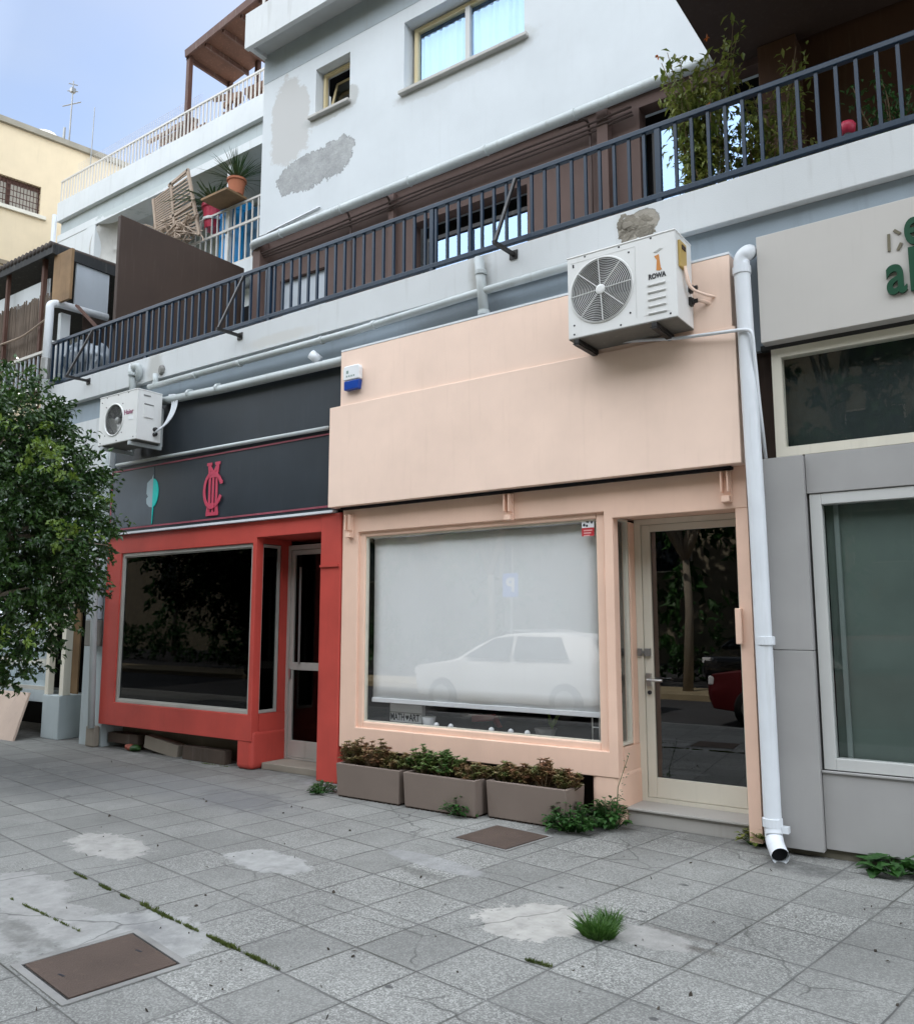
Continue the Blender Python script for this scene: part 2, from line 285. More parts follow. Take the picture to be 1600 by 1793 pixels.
def paving():
    t = NT('terrazzo_paving')
    s = t.n('ShaderNodeSeparateXYZ'); t.l(t.pos(), s.inputs[0]); X, Y = s.outputs['X'], s.outputs['Y']
    a = R(8.0); ca, sa = math.cos(a), math.sin(a); T = 0.404
    wob = t.math('MULTIPLY', t.math('SUBTRACT', t.noise(3.0, 4), 0.5), 0.04)
    u = t.math('DIVIDE', t.math('ADD', t.math('ADD', t.math('MULTIPLY', X, ca), t.math('MULTIPLY', Y, -sa)), -(4.262*ca+1.425*sa)), T)
    v = t.math('DIVIDE', t.math('ADD', t.math('ADD', t.math('MULTIPLY', X, sa), t.math('MULTIPLY', Y, ca)), -(4.262*sa-1.425*ca)), T)
    u = t.math('ADD', u, 100.02); v = t.math('ADD', v, 100.0)
    fu = t.math('FRACT', t.math('ADD', u, wob)); fv = t.math('FRACT', t.math('ADD', v, wob))
    du = t.math('MINIMUM', fu, t.math('SUBTRACT', 1.0, fu)); dv = t.math('MINIMUM', fv, t.math('SUBTRACT', 1.0, fv))
    jn = t.noise(6.0, 4, 0.6)
    jw = t.ramp(jn, 0.3, 0.75, 0.006, 0.019)
    d = t.math('MINIMUM', du, dv)
    joint = t.math('LESS_THAN', d, jw)
    joint_soft = t.ramp(d, 0.006, 0.035, 1, 0)
    # one random tone per slab
    cb = t.n('ShaderNodeCombineXYZ'); t.l(t.math('FLOOR', u), cb.inputs[0]); t.l(t.math('FLOOR', v), cb.inputs[1])
    wn_ = t.n('ShaderNodeTexWhiteNoise'); wn_.noise_dimensions = '3D'; t.l(cb.outputs[0], wn_.inputs['Vector']); rnd = wn_.outputs['Value']
    # chips
    vor = t.n('ShaderNodeTexVoronoi'); vor.inputs['Scale'].default_value = 150; t.l(t.pos(), vor.inputs['Vector'])
    sepc = t.n('ShaderNodeSeparateColor'); t.l(vor.outputs['Color'], sepc.inputs[0])
    chip = t.math('MULTIPLY_ADD', t.math('POWER', sepc.outputs[0], 1.6), 1.25, 0.52)
    chipa = t.math('MULTIPLY', t.math('SUBTRACT', chip, 1.0), t.ramp(rnd, 0, 1, 0.55, 1.15))
    wear = t.ramp(t.noise(0.8, 5, 0.6), 0.4, 0.62)            # worn smooth areas
    fx = t.ramp(X, -0.5, 2.2, 0.25, 1.0)
    chipa = t.math('MULTIPLY', t.math('MULTIPLY', chipa, t.math('SUBTRACT', 1.0, t.math('MULTIPLY', wear, 0.45))), fx)
    lum = t.math('ADD', t.ramp(rnd, 0, 1, 0.198, 0.246), 0.0)
    lum = t.math('MULTIPLY', lum, t.math('ADD', chipa, 1.0))
    big = t.ramp(t.noise(0.75, 7, 0.66), 0.3, 0.7, 0.72, 1.18)
    lum = t.math('MULTIPLY', lum, big)
    cc = t.n('ShaderNodeCombineColor'); t.l(lum, cc.inputs[0]); t.l(t.math('MULTIPLY', lum, 1.0), cc.inputs[1]); t.l(t.math('MULTIPLY', lum, 0.935), cc.inputs[2])
    col = cc.outputs[0]
    # cement repairs and worn grey screed
    def blob(cx, cy, rx, ry, rot, wobble, soft):
        c_, s_ = math.cos(rot), math.sin(rot)
        ex = t.math('SUBTRACT', X, cx); ey = t.math('SUBTRACT', Y, cy)
        p = t.math('DIVIDE', t.math('ADD', t.math('MULTIPLY', ex, c_), t.math('MULTIPLY', ey, s_)), rx)
        q = t.math('DIVIDE', t.math('ADD', t.math('MULTIPLY', ey, c_), t.math('MULTIPLY', ex, -s_)), ry)
        dd = t.math('SQRT', t.math('ADD', t.math('POWER', t.math('ABSOLUTE', p), 2.2), t.math('POWER', t.math('ABSOLUTE', q), 2.2)))
        nn = t.noise(min(max(1.5/min(rx, ry), 4.5), 40.0), 7, 0.7)
        dd = t.math('ADD', dd, t.math('MULTIPLY', t.math('SUBTRACT', nn, 0.5), wobble*1.7))
        return t.ramp(dd, 1-soft, 1+soft, 1, 0)
    dirtn = t.noise(9, 6, 0.65)
    for (px, py, rx, ry, c, wb, so_, amt) in (
            (930, 1612, 0.27, 0.27, (0.44, 0.425, 0.39), 1.2, 0.03, 0.95), (190, 1480, 0.42, 0.20, (0.38, 0.37, 0.345), 1.0, 0.03, 0.9),
            (470, 1508, 0.36, 0.17, (0.37, 0.37, 0.355), 0.8, 0.06, 0.9), (1130, 1640, 0.24, 0.12, (0.34, 0.33, 0.31), 0.8, 0.1, 0.8),
            (760, 1510, 0.42, 0.10, (0.33, 0.33, 0.325), 0.5, 0.1, 0.7), (40, 1560, 0.42, 0.22, (0.34, 0.335, 0.32), 1.0, 0.06, 0.9),
            (200, 1650, 0.44, 0.40, (0.35, 0.35, 0.335), 0.55, 0.03, 0.9), (40, 1620, 0.35, 0.3, (0.33, 0.325, 0.31), 1.0, 0.04, 0.85),
            (600, 1380, 0.6, 0.15, (0.34, 0.34, 0.36), 1.0, 0.3, 0.5)):
        g = G(px, py)
        mk = blob(g[0], g[1], rx, ry, R(-8), wb, so_)
        cement = t.mix(t.ramp(dirtn, 0.35, 0.7), c, dk(c, 0.66))
        col = t.mix(t.math('MULTIPLY', mk, amt), col, cement)
        joint = t.math('MULTIPLY', joint, t.math('SUBTRACT', 1.0, t.math('MULTIPLY', mk, 0.95)))
        joint_soft = t.math('MULTIPLY', joint_soft, t.math('SUBTRACT', 1.0, mk))
    # damp stains, grime near the shop front
    for (px, py, rx, ry, c, wb, so_, amt) in (
            (425, 1400, 0.50, 0.30, (0.12, 0.12, 0.12), 1.4, 0.2, 0.8), (735, 1528, 0.20, 0.05, (0.10, 0.10, 0.09), 1.7, 0.3, 0.75),
            (60, 1355, 1.5, 0.60, (0.115, 0.12, 0.125), 0.9, 0.5, 0.75), (1400, 1520, 0.26, 0.12, (0.05, 0.05, 0.05), 1.3, 0.4, 0.75),
            (330, 1380, 1.4, 0.35, (0.17, 0.175, 0.18), 1.1, 0.5, 0.6), (1230, 1665, 0.10, 0.03, (0.07, 0.06, 0.05), 1.4, 0.4, 0.8),
            (1215, 1643, 0.3, 0.02, (0.10, 0.09, 0.08), 1.5, 0.3, 0.6), (60, 1650, 0.5, 0.07, (0.12, 0.12, 0.11), 1.4, 0.3, 0.7),
            (255, 1625, 0.28, 0.08, (0.17, 0.17, 0.17), 1.6, 0.4, 0.7), (1195, 1549, 0.035, 0.02, (0.06, 0.06, 0.06), 0.6, 0.2, 0.85),
            (1125, 1596, 0.022, 0.012, (0.06, 0.06, 0.06), 0.6, 0.2, 0.85), (982, 1554, 0.02, 0.012, (0.06, 0.06, 0.06), 0.6, 0.2, 0.85),
            (681, 1728, 0.02, 0.015, (0.06, 0.06, 0.06), 0.6, 0.2, 0.85), (1144, 1784, 0.02, 0.015, (0.06, 0.06, 0.06), 0.6, 0.2, 0.85)):
        g = G(px, py)
        mk = blob(g[0], g[1], rx, ry, R(-8), wb, so_)
        if rx > 0.03: mk = t.math('MULTIPLY', mk, t.ramp(dirtn, 0.3, 0.6, 0.25, 1.0))
        col = t.mix(t.math('MULTIPLY', mk, amt), col, c)
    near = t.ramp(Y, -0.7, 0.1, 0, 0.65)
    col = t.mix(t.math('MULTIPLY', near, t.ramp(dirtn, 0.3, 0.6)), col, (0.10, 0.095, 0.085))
    # cracks
    cv = t.n('ShaderNodeTexVoronoi'); cv.feature = 'DISTANCE_TO_EDGE'; cv.inputs['Scale'].default_value = 1.1
    mpp = t.n('ShaderNodeMapping'); mpp.inputs['Location'].default_value = (3.1, 1.7, 0); t.l(t.pos(), mpp.inputs[0])
    dist = t.n('ShaderNodeMix', data_type='VECTOR'); dist.inputs['Factor'].default_value = 0.12
    nc = t.n('ShaderNodeTexNoise'); nc.inputs['Scale'].default_value = 5; t.l(t.pos(), nc.inputs['Vector'])
    t.l(mpp.outputs[0], dist.inputs['A']); t.l(nc.outputs['Color'], dist.inputs['B']); t.l(dist.outputs['Result'], cv.inputs['Vector'])
    crack = t.math('MULTIPLY', t.ramp(cv.outputs['Distance'], 0.0, 0.008, 1, 0), t.math('MAXIMUM', t.ramp(t.noise(0.9, 2), 0.52, 0.58), t.math('MULTIPLY', t.ramp(X, 1.9, 1.7), t.ramp(Y, -2.5, -2.7))))
    col = t.mix(t.math('MULTIPLY', crack, 0.75), col, (0.06, 0.06, 0.055))
    specks = t.ramp(t.noise(26, 2, 0.5), 0.70, 0.74)
    col = t.mix(t.math('MULTIPLY', specks, 0.5), col, (0.07, 0.07, 0.065))
    col = t.mix(t.math('MULTIPLY', joint_soft, 0.30), col, (0.10, 0.10, 0.095))
    col = t.mix(t.math('MULTIPLY', joint, t.ramp(t.noise(1.7, 4, 0.6), 0.32, 0.62, 0.35, 0.95)), col, t.mix(t.ramp(t.noise(2.2, 3), 0.45, 0.62), (0.085, 0.083, 0.08), (0.045, 0.045, 0.035)))
    t.base(col)
    t.b.inputs['Roughness'].default_value = 0.72; t.b.inputs['Specular IOR Level'].default_value = 0.3
    h = t.math('ADD', t.math('MULTIPLY', joint_soft, -1.2), t.math('MULTIPLY', t.noise(130, 3, 0.7), 0.35))
    h = t.math('ADD', h, t.math('MULTIPLY', crack, -0.8)); h = t.math('ADD', h, t.math('MULTIPLY', rnd, 0.5))
    t.bump(h, 0.5, 0.006)
    return t.m
M['paving'] = paving()

# ------------------------------------------------------------------ mesh helpers
ORG = {}
class MB:
    def __init__(s): s.v = []; s.f = []
    def box(s, x0, x1, y0, y1, z0, z1):
        if x0 > x1: x0, x1 = x1, x0
        if y0 > y1: y0, y1 = y1, y0
        if z0 > z1: z0, z1 = z1, z0
        i = len(s.v); s.v += [(x, y, z) for z in (z0, z1) for y in (y0, y1) for x in (x0, x1)]
        s.f += [(i, i+2, i+3, i+1), (i+4, i+5, i+7, i+6), (i, i+1, i+5, i+4), (i+2, i+6, i+7, i+3), (i, i+4, i+6, i+2), (i+1, i+3, i+7, i+5)]
        return s
    def obox(s, c, ax, ay, az, hx, hy, hz):
        c = Vector(c); i = len(s.v)
        for k in (-1, 1):
            for j in (-1, 1):
                for l in (-1, 1): s.v.append(tuple(c + ax*hx*l + ay*hy*j + az*hz*k))
        s.f += [(i, i+2, i+3, i+1), (i+4, i+5, i+7, i+6), (i, i+1, i+5, i+4), (i+2, i+6, i+7, i+3), (i, i+4, i+6, i+2), (i+1, i+3, i+7, i+5)]
        return s
    def bar(s, a, b, wx, wy, upv=(0, 0, 1)):
        a = Vector(a); b = Vector(b); d = (b-a).normalized(); u = Vector(upv)
        x = d.cross(u)
        if x.length < 1e-4: x = d.cross(Vector((0, 1, 0)))
        x.normalize(); y = x.cross(d)
        return s.obox((a+b)/2, x, y, d, wx/2, wy/2, (b-a).length/2)
    def tube(s, pts, r, seg=10, cap=True, bend=0.0):
        P = [Vector(p) for p in pts]
        if bend > 0 and len(P) > 2:
            Q = [P[0]]
            for k in range(1, len(P)-1):
                a, b, c = P[k-1], P[k], P[k+1]
                d1 = min(bend, (a-b).length*0.49); d2 = min(bend, (c-b).length*0.49)
                p0 = b+(a-b).normalized()*d1; p2 = b+(c-b).normalized()*d2
                for q in range(6):
                    tt = q/5; Q.append((1-tt)**2*p0 + 2*tt*(1-tt)*b + tt*tt*p2)
            Q.append(P[-1]); P = Q
        rad = r if isinstance(r, (list, tuple)) else [r]*len(P)
        if len(rad) != len(P): rad = [rad[0]+(rad[-1]-rad[0])*k/(len(P)-1) for k in range(len(P))]
        i0 = len(s.v); prev = None
        for k, p in enumerate(P):
            d = (P[min(k+1, len(P)-1)]-P[max(k-1, 0)]).normalized()
            if prev is None:
                x = d.cross(Vector((0, 0, 1)))
                if x.length < 1e-3: x = d.cross(Vector((0, 1, 0)))
            else: x = prev - d*prev.dot(d)
            x.normalize(); y = d.cross(x); prev = x
            for q in range(seg):
                an = 2*math.pi*q/seg; s.v.append(tuple(p + (x*math.cos(an)+y*math.sin(an))*rad[k]))
        for k in range(len(P)-1):
            for q in range(seg):
                a = i0+k*seg+q; b = i0+k*seg+(q+1) % seg; s.f.append((a, b, b+seg, a+seg))
        if cap:
            s.f.append(tuple(i0+q for q in range(seg))[::-1]); n = i0+(len(P)-1)*seg; s.f.append(tuple(n+q for q in range(seg)))
        return s
    def ring(s, c, ax, ay, R0, r, seg=40, k=6):
        c = Vector(c); n = ax.cross(ay).normalized(); i0 = len(s.v)
        for q in range(seg):
            an = 2*math.pi*q/seg; d = ax*math.cos(an)+ay*math.sin(an)
            for m_ in range(k):
                b = 2*math.pi*m_/k; s.v.append(tuple(c + d*(R0+r*math.cos(b)) + n*r*math.sin(b)))
        for q in range(seg):
            for m_ in range(k):
                a = i0+q*k+m_; b = i0+q*k+(m_+1) % k; c2 = i0+((q+1) % seg)*k+(m_+1) % k; d2 = i0+((q+1) % seg)*k+m_
                s.f.append((a, b, c2, d2))
        return s
    def lathe(s, c, prof, seg=20, axis=(0, 0, 1)):
        c = Vector(c); n = Vector(axis).normalized(); x = n.orthogonal().normalized(); y = n.cross(x); i0 = len(s.v)
        for (r, h) in prof:
            for q in range(seg):
                an = 2*math.pi*q/seg; s.v.append(tuple(c + n*h + (x*math.cos(an)+y*math.sin(an))*r))
        for k in range(len(prof)-1):
            for q in range(seg):
                a = i0+k*seg+q; b = i0+k*seg+(q+1) % seg; s.f.append((a, b, b+seg, a+seg))
        s.f.append(tuple(i0+q for q in range(seg))[::-1]); n2 = i0+(len(prof)-1)*seg; s.f.append(tuple(n2+q for q in range(seg)))
        return s
    def prism(s, poly, y0, y1):           # outline in x-z, extruded along y
        i = len(s.v); n = len(poly)
        s.v += [(x, y0, z) for x, z in poly] + [(x, y1, z) for x, z in poly]
        s.f.append(tuple(range(i, i+n))); s.f.append(tuple(range(i+2*n-1, i+n-1, -1)))
        for k in range(n): s.f.append((i+k, i+n+k, i+n+(k+1) % n, i+(k+1) % n))
        return s
    def poly3(s, pts, ext):               # outline of 3-d points, thickened by vector ext
        i = len(s.v); n = len(pts); e = Vector(ext)
        s.v += [tuple(p) for p in pts] + [tuple(Vector(p)+e) for p in pts]
        s.f.append(tuple(range(i, i+n))); s.f.append(tuple(range(i+2*n-1, i+n-1, -1)))
        for k in range(n): s.f.append((i+k, i+n+k, i+n+(k+1) % n, i+(k+1) % n))
        return s
    def leaf(s, p, d, n, L, Wd, fold=0.25):
        p = Vector(p); d = Vector(d).normalized(); sd_ = d.cross(Vector(n))
        if sd_.length < 1e-4: sd_ = d.orthogonal()
        sd_.normalize(); nn = sd_.cross(d); i = len(s.v)
        s.v += [tuple(p), tuple(p+d*L*0.45+sd_*Wd/2+nn*Wd*fold), tuple(p+d*L-nn*L*0.12), tuple(p+d*L*0.45-sd_*Wd/2+nn*Wd*fold), tuple(p+d*L*0.5)]
        s.f += [(i, i+1, i+4), (i+1, i+2, i+4), (i+2, i+3, i+4), (i+3, i, i+4)]
        return s
    def wall(s, x0, x1, z0, z1, y0, y1, holes=()):   # slab in x-z with rectangular holes (x0,x1,z0,z1)
        xs = sorted({x0, x1} | {h for q in holes for h in q[:2] if x0 < h < x1}); zs = sorted({z0, z1} | {h for q in holes for h in q[2:] if z0 < h < z1})
        def solid(a, b):
            cx, cz = (xs[a]+xs[a+1])/2, (zs[b]+zs[b+1])/2
            return not any(h[0] < cx < h[1] and h[2] < cz < h[3] for h in holes)
        nx, nz_ = len(xs)-1, len(zs)-1
        vid = {}
        def V(a, b, k):
            if (a, b, k) not in vid: vid[(a, b, k)] = len(s.v); s.v.append((xs[a], (y0, y1)[k], zs[b]))
            return vid[(a, b, k)]
        for a in range(nx):
            for b in range(nz_):
                if not solid(a, b): continue
                s.f.append((V(a, b, 0), V(a+1, b, 0), V(a+1, b+1, 0), V(a, b+1, 0))); s.f.append((V(a, b, 1), V(a, b+1, 1), V(a+1, b+1, 1), V(a+1, b, 1)))
                for (da, db, e) in ((-1, 0, ((a, b), (a, b+1))), (1, 0, ((a+1, b+1), (a+1, b))), (0, -1, ((a+1, b), (a, b))), (0, 1, ((a, b+1), (a+1, b+1)))):
                    q, r_ = a+da, b+db
                    if 0 <= q < nx and 0 <= r_ < nz_ and solid(q, r_): continue
                    (a1, b1), (a2, b2) = e; s.f.append((V(a1, b1, 0), V(a2, b2, 0), V(a2, b2, 1), V(a1, b1, 1)))
        return s
    def frame(s, x0, x1, z0, z1, y0, y1, t_, tb=None, tt=None):
        tb = t_ if tb is None else tb; tt = t_ if tt is None else tt
        s.box(x0, x0+t_, y0, y1, z0, z1); s.box(x1-t_, x1, y0, y1, z0, z1); s.box(x0+t_, x1-t_, y0, y1, z0, z0+tb); s.box(x0+t_, x1-t_, y0, y1, z1-tt, z1); return s
    def frame_yz(s, y0, y1, z0, z1, x0, x1, t_):
        s.box(x0, x1, y0, y0+t_, z0, z1); s.box(x0, x1, y1-t_, y1, z0, z1); s.box(x0, x1, y0+t_, y1-t_, z0, z0+t_); s.box(x0, x1, y0+t_, y1-t_, z1-t_, z1); return s
    def build(s, name, mat, parent=None, smooth=False, bevel=0.0, seg=2, origin=None):
        me = bpy.data.meshes.new(name)
        o = Vector(origin) if origin is not None else (ORG[parent] if parent is not None else Vector((0, 0, 0)))
        me.from_pydata([tuple(Vector(v)-o) for v in s.v], [], s.f); me.update()
        me.materials.append(M[mat] if isinstance(mat, str) else mat)
        bm = bmesh.new(); bm.from_mesh(me); bmesh.ops.recalc_face_normals(bm, faces=bm.faces)
        bm.to_mesh(me); bm.free()
        if smooth:
            for p in me.polygons: p.use_smooth = True
        ob = bpy.data.objects.new(name, me); COL.objects.link(ob)
        if parent is not None: ob.parent = parent
        if parent is None: ob.location = o
        elif origin is not None: ob.location = o - ORG[parent]
        ORG[ob] = o
        if bevel:
            md = ob.modifiers.new('bevel', 'BEVEL'); md.width = bevel; md.segments = seg; md.limit_method = 'ANGLE'; md.angle_limit = R(40)
        if smooth == 'auto':
            pass
        return ob
def thing(name, loc, label, cat, group=None):
    o = bpy.data.objects.new(name, None); COL.objects.link(o); o.location = loc; o.empty_display_size = 0.1
    ORG[o] = Vector(loc); o['label'] = label; o['category'] = cat
    if group: o['group'] = group
    return o
def tag(o, label=None, cat=None, group=None, kind=None):
    if label: o['label'] = label
    if cat: o['category'] = cat
    if group: o['group'] = group
    if kind: o['kind'] = kind
    return o
def copy_tree(src, parent=None):
    c = src.copy(); COL.objects.link(c); ORG[c] = ORG.get(src, Vector((0, 0, 0)))
    if parent is not None: c.parent = parent
    for ch in list(src.children):
        if ch.name != c.name: copy_tree(ch, c)
    return c
def text_mb(mb, s_, size, origin, depth, bold=0.0, xs=1.0, ax=Vector((1, 0, 0)), az=Vector((0, 0, 1))):
    cu = bpy.data.curves.new('t', 'FONT'); cu.body = s_; cu.size = size; cu.extrude = depth/2; cu.offset = bold; cu.resolution_u = 6
    ob = bpy.data.objects.new('t', cu); COL.objects.link(ob)
    bpy.context.view_layer.update()
    me = bpy.data.meshes.new_from_object(ob.evaluated_get(bpy.context.evaluated_depsgraph_get()))
    i = len(mb.v); o = Vector(origin); ny = ax.cross(az)
    for v in me.vertices: mb.v.append(tuple(o + ax*v.co.x*xs + az*v.co.y - ny*v.co.z))
    for p in me.polygons: mb.f.append(tuple(i+k for k in p.vertices))
    bpy.data.objects.remove(ob); bpy.data.curves.remove(cu); bpy.data.meshes.remove(me)
    return mb
def rnd(a, b): return random.uniform(a, b)
def rdir():
    while True:
        v = Vector((rnd(-1, 1), rnd(-1, 1), rnd(-1, 1)))
        if 0.05 < v.length < 1: return v.normalized()

# ------------------------------------------------------------------ ground
g = MB(); g.box(-60, 60, -5.5, 1.2, -0.6, 0.0); tag(g.build('pavement', 'paving'), kind='structure')
g = MB(); g.box(-60, 60, -5.66, -5.504, -0.6, -0.003); tag(g.build('kerb', 'kerb'), kind='structure')
g = MB(); g.box(-400, 400, -400, 400, -0.7, -0.12); tag(g.build('ground', 'asphalt'), kind='structure')
g = MB(); g.box(-60, 60, -12.6, -10.6, -0.119, 0.0); tag(g.build('median_strip', 'sand'), kind='structure')
def P(px, py, d):
    return CAM + ray(px, py)*(d/FPX)
# ------------------------------------------------------------------ main building
A, AW = 2.2, 2.1
bld = thing('apartment_building', (0, 3, 0), 'white plastered flats with peeling patches above the brown first floor', 'building')
MB().box(-5.70, 9, 0.0, 0.14, 4.465, 4.785).build('slab_fascia', 'fascia', bld, bevel=0.006)
MB().box(-5.70, 9, 0.142, 2.6, 4.40, 4.56).build('balcony_floor', 'soffit_white', bld)
MB().box(-5.70, 9, 0.07, 0.40, 3.45, 4.462).build('front_beam', 'grey_beam', bld)
# brown first-floor wall
wz0 = 4.57
winh = (-0.92, 0.83, wz0, W(922, 322, A)[2]); doorh = (2.27, 3.62, wz0, 7.16)
shx0, shx1 = W(492, 450, A)[0], W(572, 450, A)[0]
shh = (shx0, shx1, wz0, 6.55); dkh = (W(413, 470, A)[0], W(450, 470, A)[0], wz0, 6.3)
farh = (5.35, 7.2, wz0, 6.95)
MB().wall(-3.88, 3.70, wz0, 7.32, A, A+0.18, [winh, doorh, shh]).build('lower_wall', 'brown_wall', bld)
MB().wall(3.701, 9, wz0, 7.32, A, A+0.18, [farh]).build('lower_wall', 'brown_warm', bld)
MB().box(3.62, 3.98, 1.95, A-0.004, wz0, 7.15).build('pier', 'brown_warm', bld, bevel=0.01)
for a_, b_, y_ in ((-3.86, -3.70, 2.02), (W(690, 330, A)[0]-0.03, W(690, 330, A)[0]+0.06, 2.12), (W(1062, 330, A)[0]-0.05, W(1062, 330, A)[0]+0.08, 2.08)): MB().box(a_, b_, y_, A-0.004, wz0, 7.22).build('wall_rib', 'brown_wall', bld)
# upper white wall
def rect(pxs, Y):
    a, b = W(*pxs[0], Y), W(*pxs[1], Y); return (a[0], b[0], b[2], a[2])
s1 = W(554, 122, AW); s2 = W(612, 173, AW); smallh = (s1[0], s2[0], s2[2]-0.02, s1[2])
b1 = W(708, 40, AW); b2 = W(918, 57, AW); bigh = (b1[0], b2[0], W(706, 160, AW)[2]-0.02, b1[2])
bandz = W(462, 150, AW)[2]
cx0 = W(464, 113, AW)[0]
MB().wall(cx0, 9, 7.33, bandz, AW, AW+0.28, [smallh, bigh]).build('upper_wall', 'upper_wall', bld)
MB().wall(cx0, 9, bandz, 10.30, AW-0.004, AW+0.28, [(smallh[0], smallh[1], 0, smallh[3]), (bigh[0], bigh[1], 0, bigh[3])]).build('upper_wall_band', 'grey_band', bld)  # top of the upper wall in a greyer blue tone
MB().box(cx0, 9, 1.80, AW+0.28, 10.305, 10.46).build('upper_slab_soffit', 'soffit_white', bld)
MB().box(cx0-0.03, 9, 1.72, 1.797, 10.22, 10.80).build('upper_balcony_parapet', 'fascia', bld)
MB().box(cx0-0.03, cx0+0.05, 1.798, AW+0.2, 10.25, 10.80).build('parapet_return', 'fascia', bld)
ur = MB()
for k in range(70): x = cx0+0.25+k*0.14; ur.box(x, x+0.035, 1.80, 1.83, 10.80, 11.6)
ur.box(cx0+0.15, 9, 1.79, 1.84, 11.6, 11.65); tag(ur.build('upper_railing', 'rail_white', bld))
# overhanging balcony at the right, painted brown beneath
MB().box(W(1188, 0, 0.966)[0], 9.2, -1.0, AW-0.006, 7.16, 7.44).build('overhang_soffit', 'brown_dark', bld)  # unseen front edge carried further out to darken the balcony below
MB().box(cx0+0.02, 14, 3.1, 14, 4.6, 13.6).build('rear_block', 'neigh_white', bld)
MB().box(-5.6, 9, 2.75, 2.88, 0.0, 4.38).box(-3.98, 3.86, 0.072, 0.12, 2.74, 3.449).build('rear_shop_wall', 'dim_in', bld)
# small upper window
f = MB().frame(smallh[0]+0.02, smallh[1]+0.3, smallh[2]+0.02, smallh[3]-0.02, AW+0.14, AW+0.19, 0.045).build('small_window', 'cream_frame', bld)
MB().box(smallh[0]-0.3, smallh[1]+0.6, AW+0.62, AW+0.64, smallh[2]-0.5, smallh[3]+0.5).box(smallh[0]-0.3, smallh[1]+0.6, AW+0.285, AW+0.62, smallh[3]+0.02, smallh[3]+0.04).build('dark_room', 'dark_in', f)
sw = MB(); za, zb = smallh[2]+0.09, smallh[3]-0.10; xa, xb = smallh[0]+0.11, smallh[1]-0.02
sw.bar((xa, AW+0.20, za), (xa, AW+0.34, zb), 0.035, 0.03); sw.bar((xa, AW+0.34, zb), (xb+0.4, AW+0.34, zb), 0.035, 0.03); sw.bar((xa, AW+0.20, za), (xb+0.3, AW+0.20, za), 0.03, 0.03)
sash = sw.build('tilted_sash', 'cream_frame', f)
MB().poly3([(xa+0.01, AW+0.205, za+0.01), (xb+0.3, AW+0.205, za+0.01), (xb+0.3, AW+0.335, zb-0.01), (xa+0.01, AW+0.335, zb-0.01)], (0, 0.006, 0)).build('pane', glass('frosted_green_glass', (0.25, 0.33, 0.33), 0.9, 1.5, 0.1), f)
MB().box(smallh[0]-0.10, smallh[1]+0.03, AW-0.07, AW+0.15, smallh[2]-0.04, smallh[2]+0.005).build('sill', 'sill', f, bevel=0.008)
# large upper window with curtains
f = MB().frame(bigh[0]+0.05, bigh[1]+0.35, bigh[2]+0.02, bigh[3]-0.03, AW+0.16, AW+0.22, 0.06).build('curtained_window', 'cream_frame', bld)
xm = W(822, 80, AW+0.2)[0]
MB().box(xm-0.035, xm+0.035, AW+0.15, AW+0.21, bigh[2]+0.06, bigh[3]-0.09).build('mullion', 'white_frame', f)
MB().box(bigh[0]+0.10, bigh[1]+0.3, AW+0.19, AW+0.196, bigh[2]+0.06, bigh[3]-0.09).build('pane', 'glass_cur', f)
cu = MB(); i = 0; n = 150; x0, x1 = bigh[0]+0.12, bigh[1]+0.3
for k in range(n+1):
    x = x0+(x1-x0)*k/n; y = AW+0.228+0.022*math.sin(k*0.85)*(0.6+0.4*math.sin(k*0.31))
    cu.v += [(x, y, bigh[2]+0.05), (x, y+0.004, bigh[3]-0.16)]
for k in range(n): cu.f.append((2*k, 2*k+2, 2*k+3, 2*k+1))
cu.build('curtain', 'curtain', f, smooth=True)
MB().box(bigh[0], bigh[1]+0.4, AW+0.275, AW+0.279, bigh[2], bigh[3]).build('dark_room', 'dim_in', f)
MB().box(bigh[0]-0.05, bigh[1]+0.06, AW-0.07, AW+0.15, bigh[2]-0.045, bigh[2]+0.004).build('sill', 'sill', f, bevel=0.008)
# first-floor glazing
def sliding(name, h, mid, gl='glass_sky', lead=0.14):
    f = MB().frame(h[0]+lead, h[1]-0.01, h[2], h[3]-0.22, A+0.10, A+0.16, 0.05).build(name, 'black_metal', bld)
    MB().box(h[0]+lead+0.05, h[1]-0.06, A+0.125, A+0.131, h[2]+0.05, h[3]-0.27).build('pane', gl, f)
    MB().box(mid-0.03, mid+0.03, A+0.09, A+0.124, h[2]+0.05, h[3]-0.27).build('mullion', 'rail_blue', f)
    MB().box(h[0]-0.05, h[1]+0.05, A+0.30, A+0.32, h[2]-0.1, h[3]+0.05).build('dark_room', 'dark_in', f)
    return f
sliding('sliding_window', winh, W(815, 400, A)[0]); sliding('balcony_door', doorh, 3.1, lead=0.10)
f = MB().box(farh[0]-0.05, farh[1]+0.05, A+0.20, A+0.22, farh[2]-0.1, farh[3]+0.05).build('open_doorway', 'dark_in', bld)
f = MB().box(shh[0]+0.01, shh[1]-0.01, A+0.06, A+0.12, shh[2], shh[3]-0.01).build('shutter', 'grey_panel_sheet', bld)
tag(f, 'blue grey shutter sheet')
MB().box(dkh[0], dkh[1], A-0.06, A-0.01, dkh[2], dkh[3]).build('dark_cabinet_door', 'dark_in', bld)

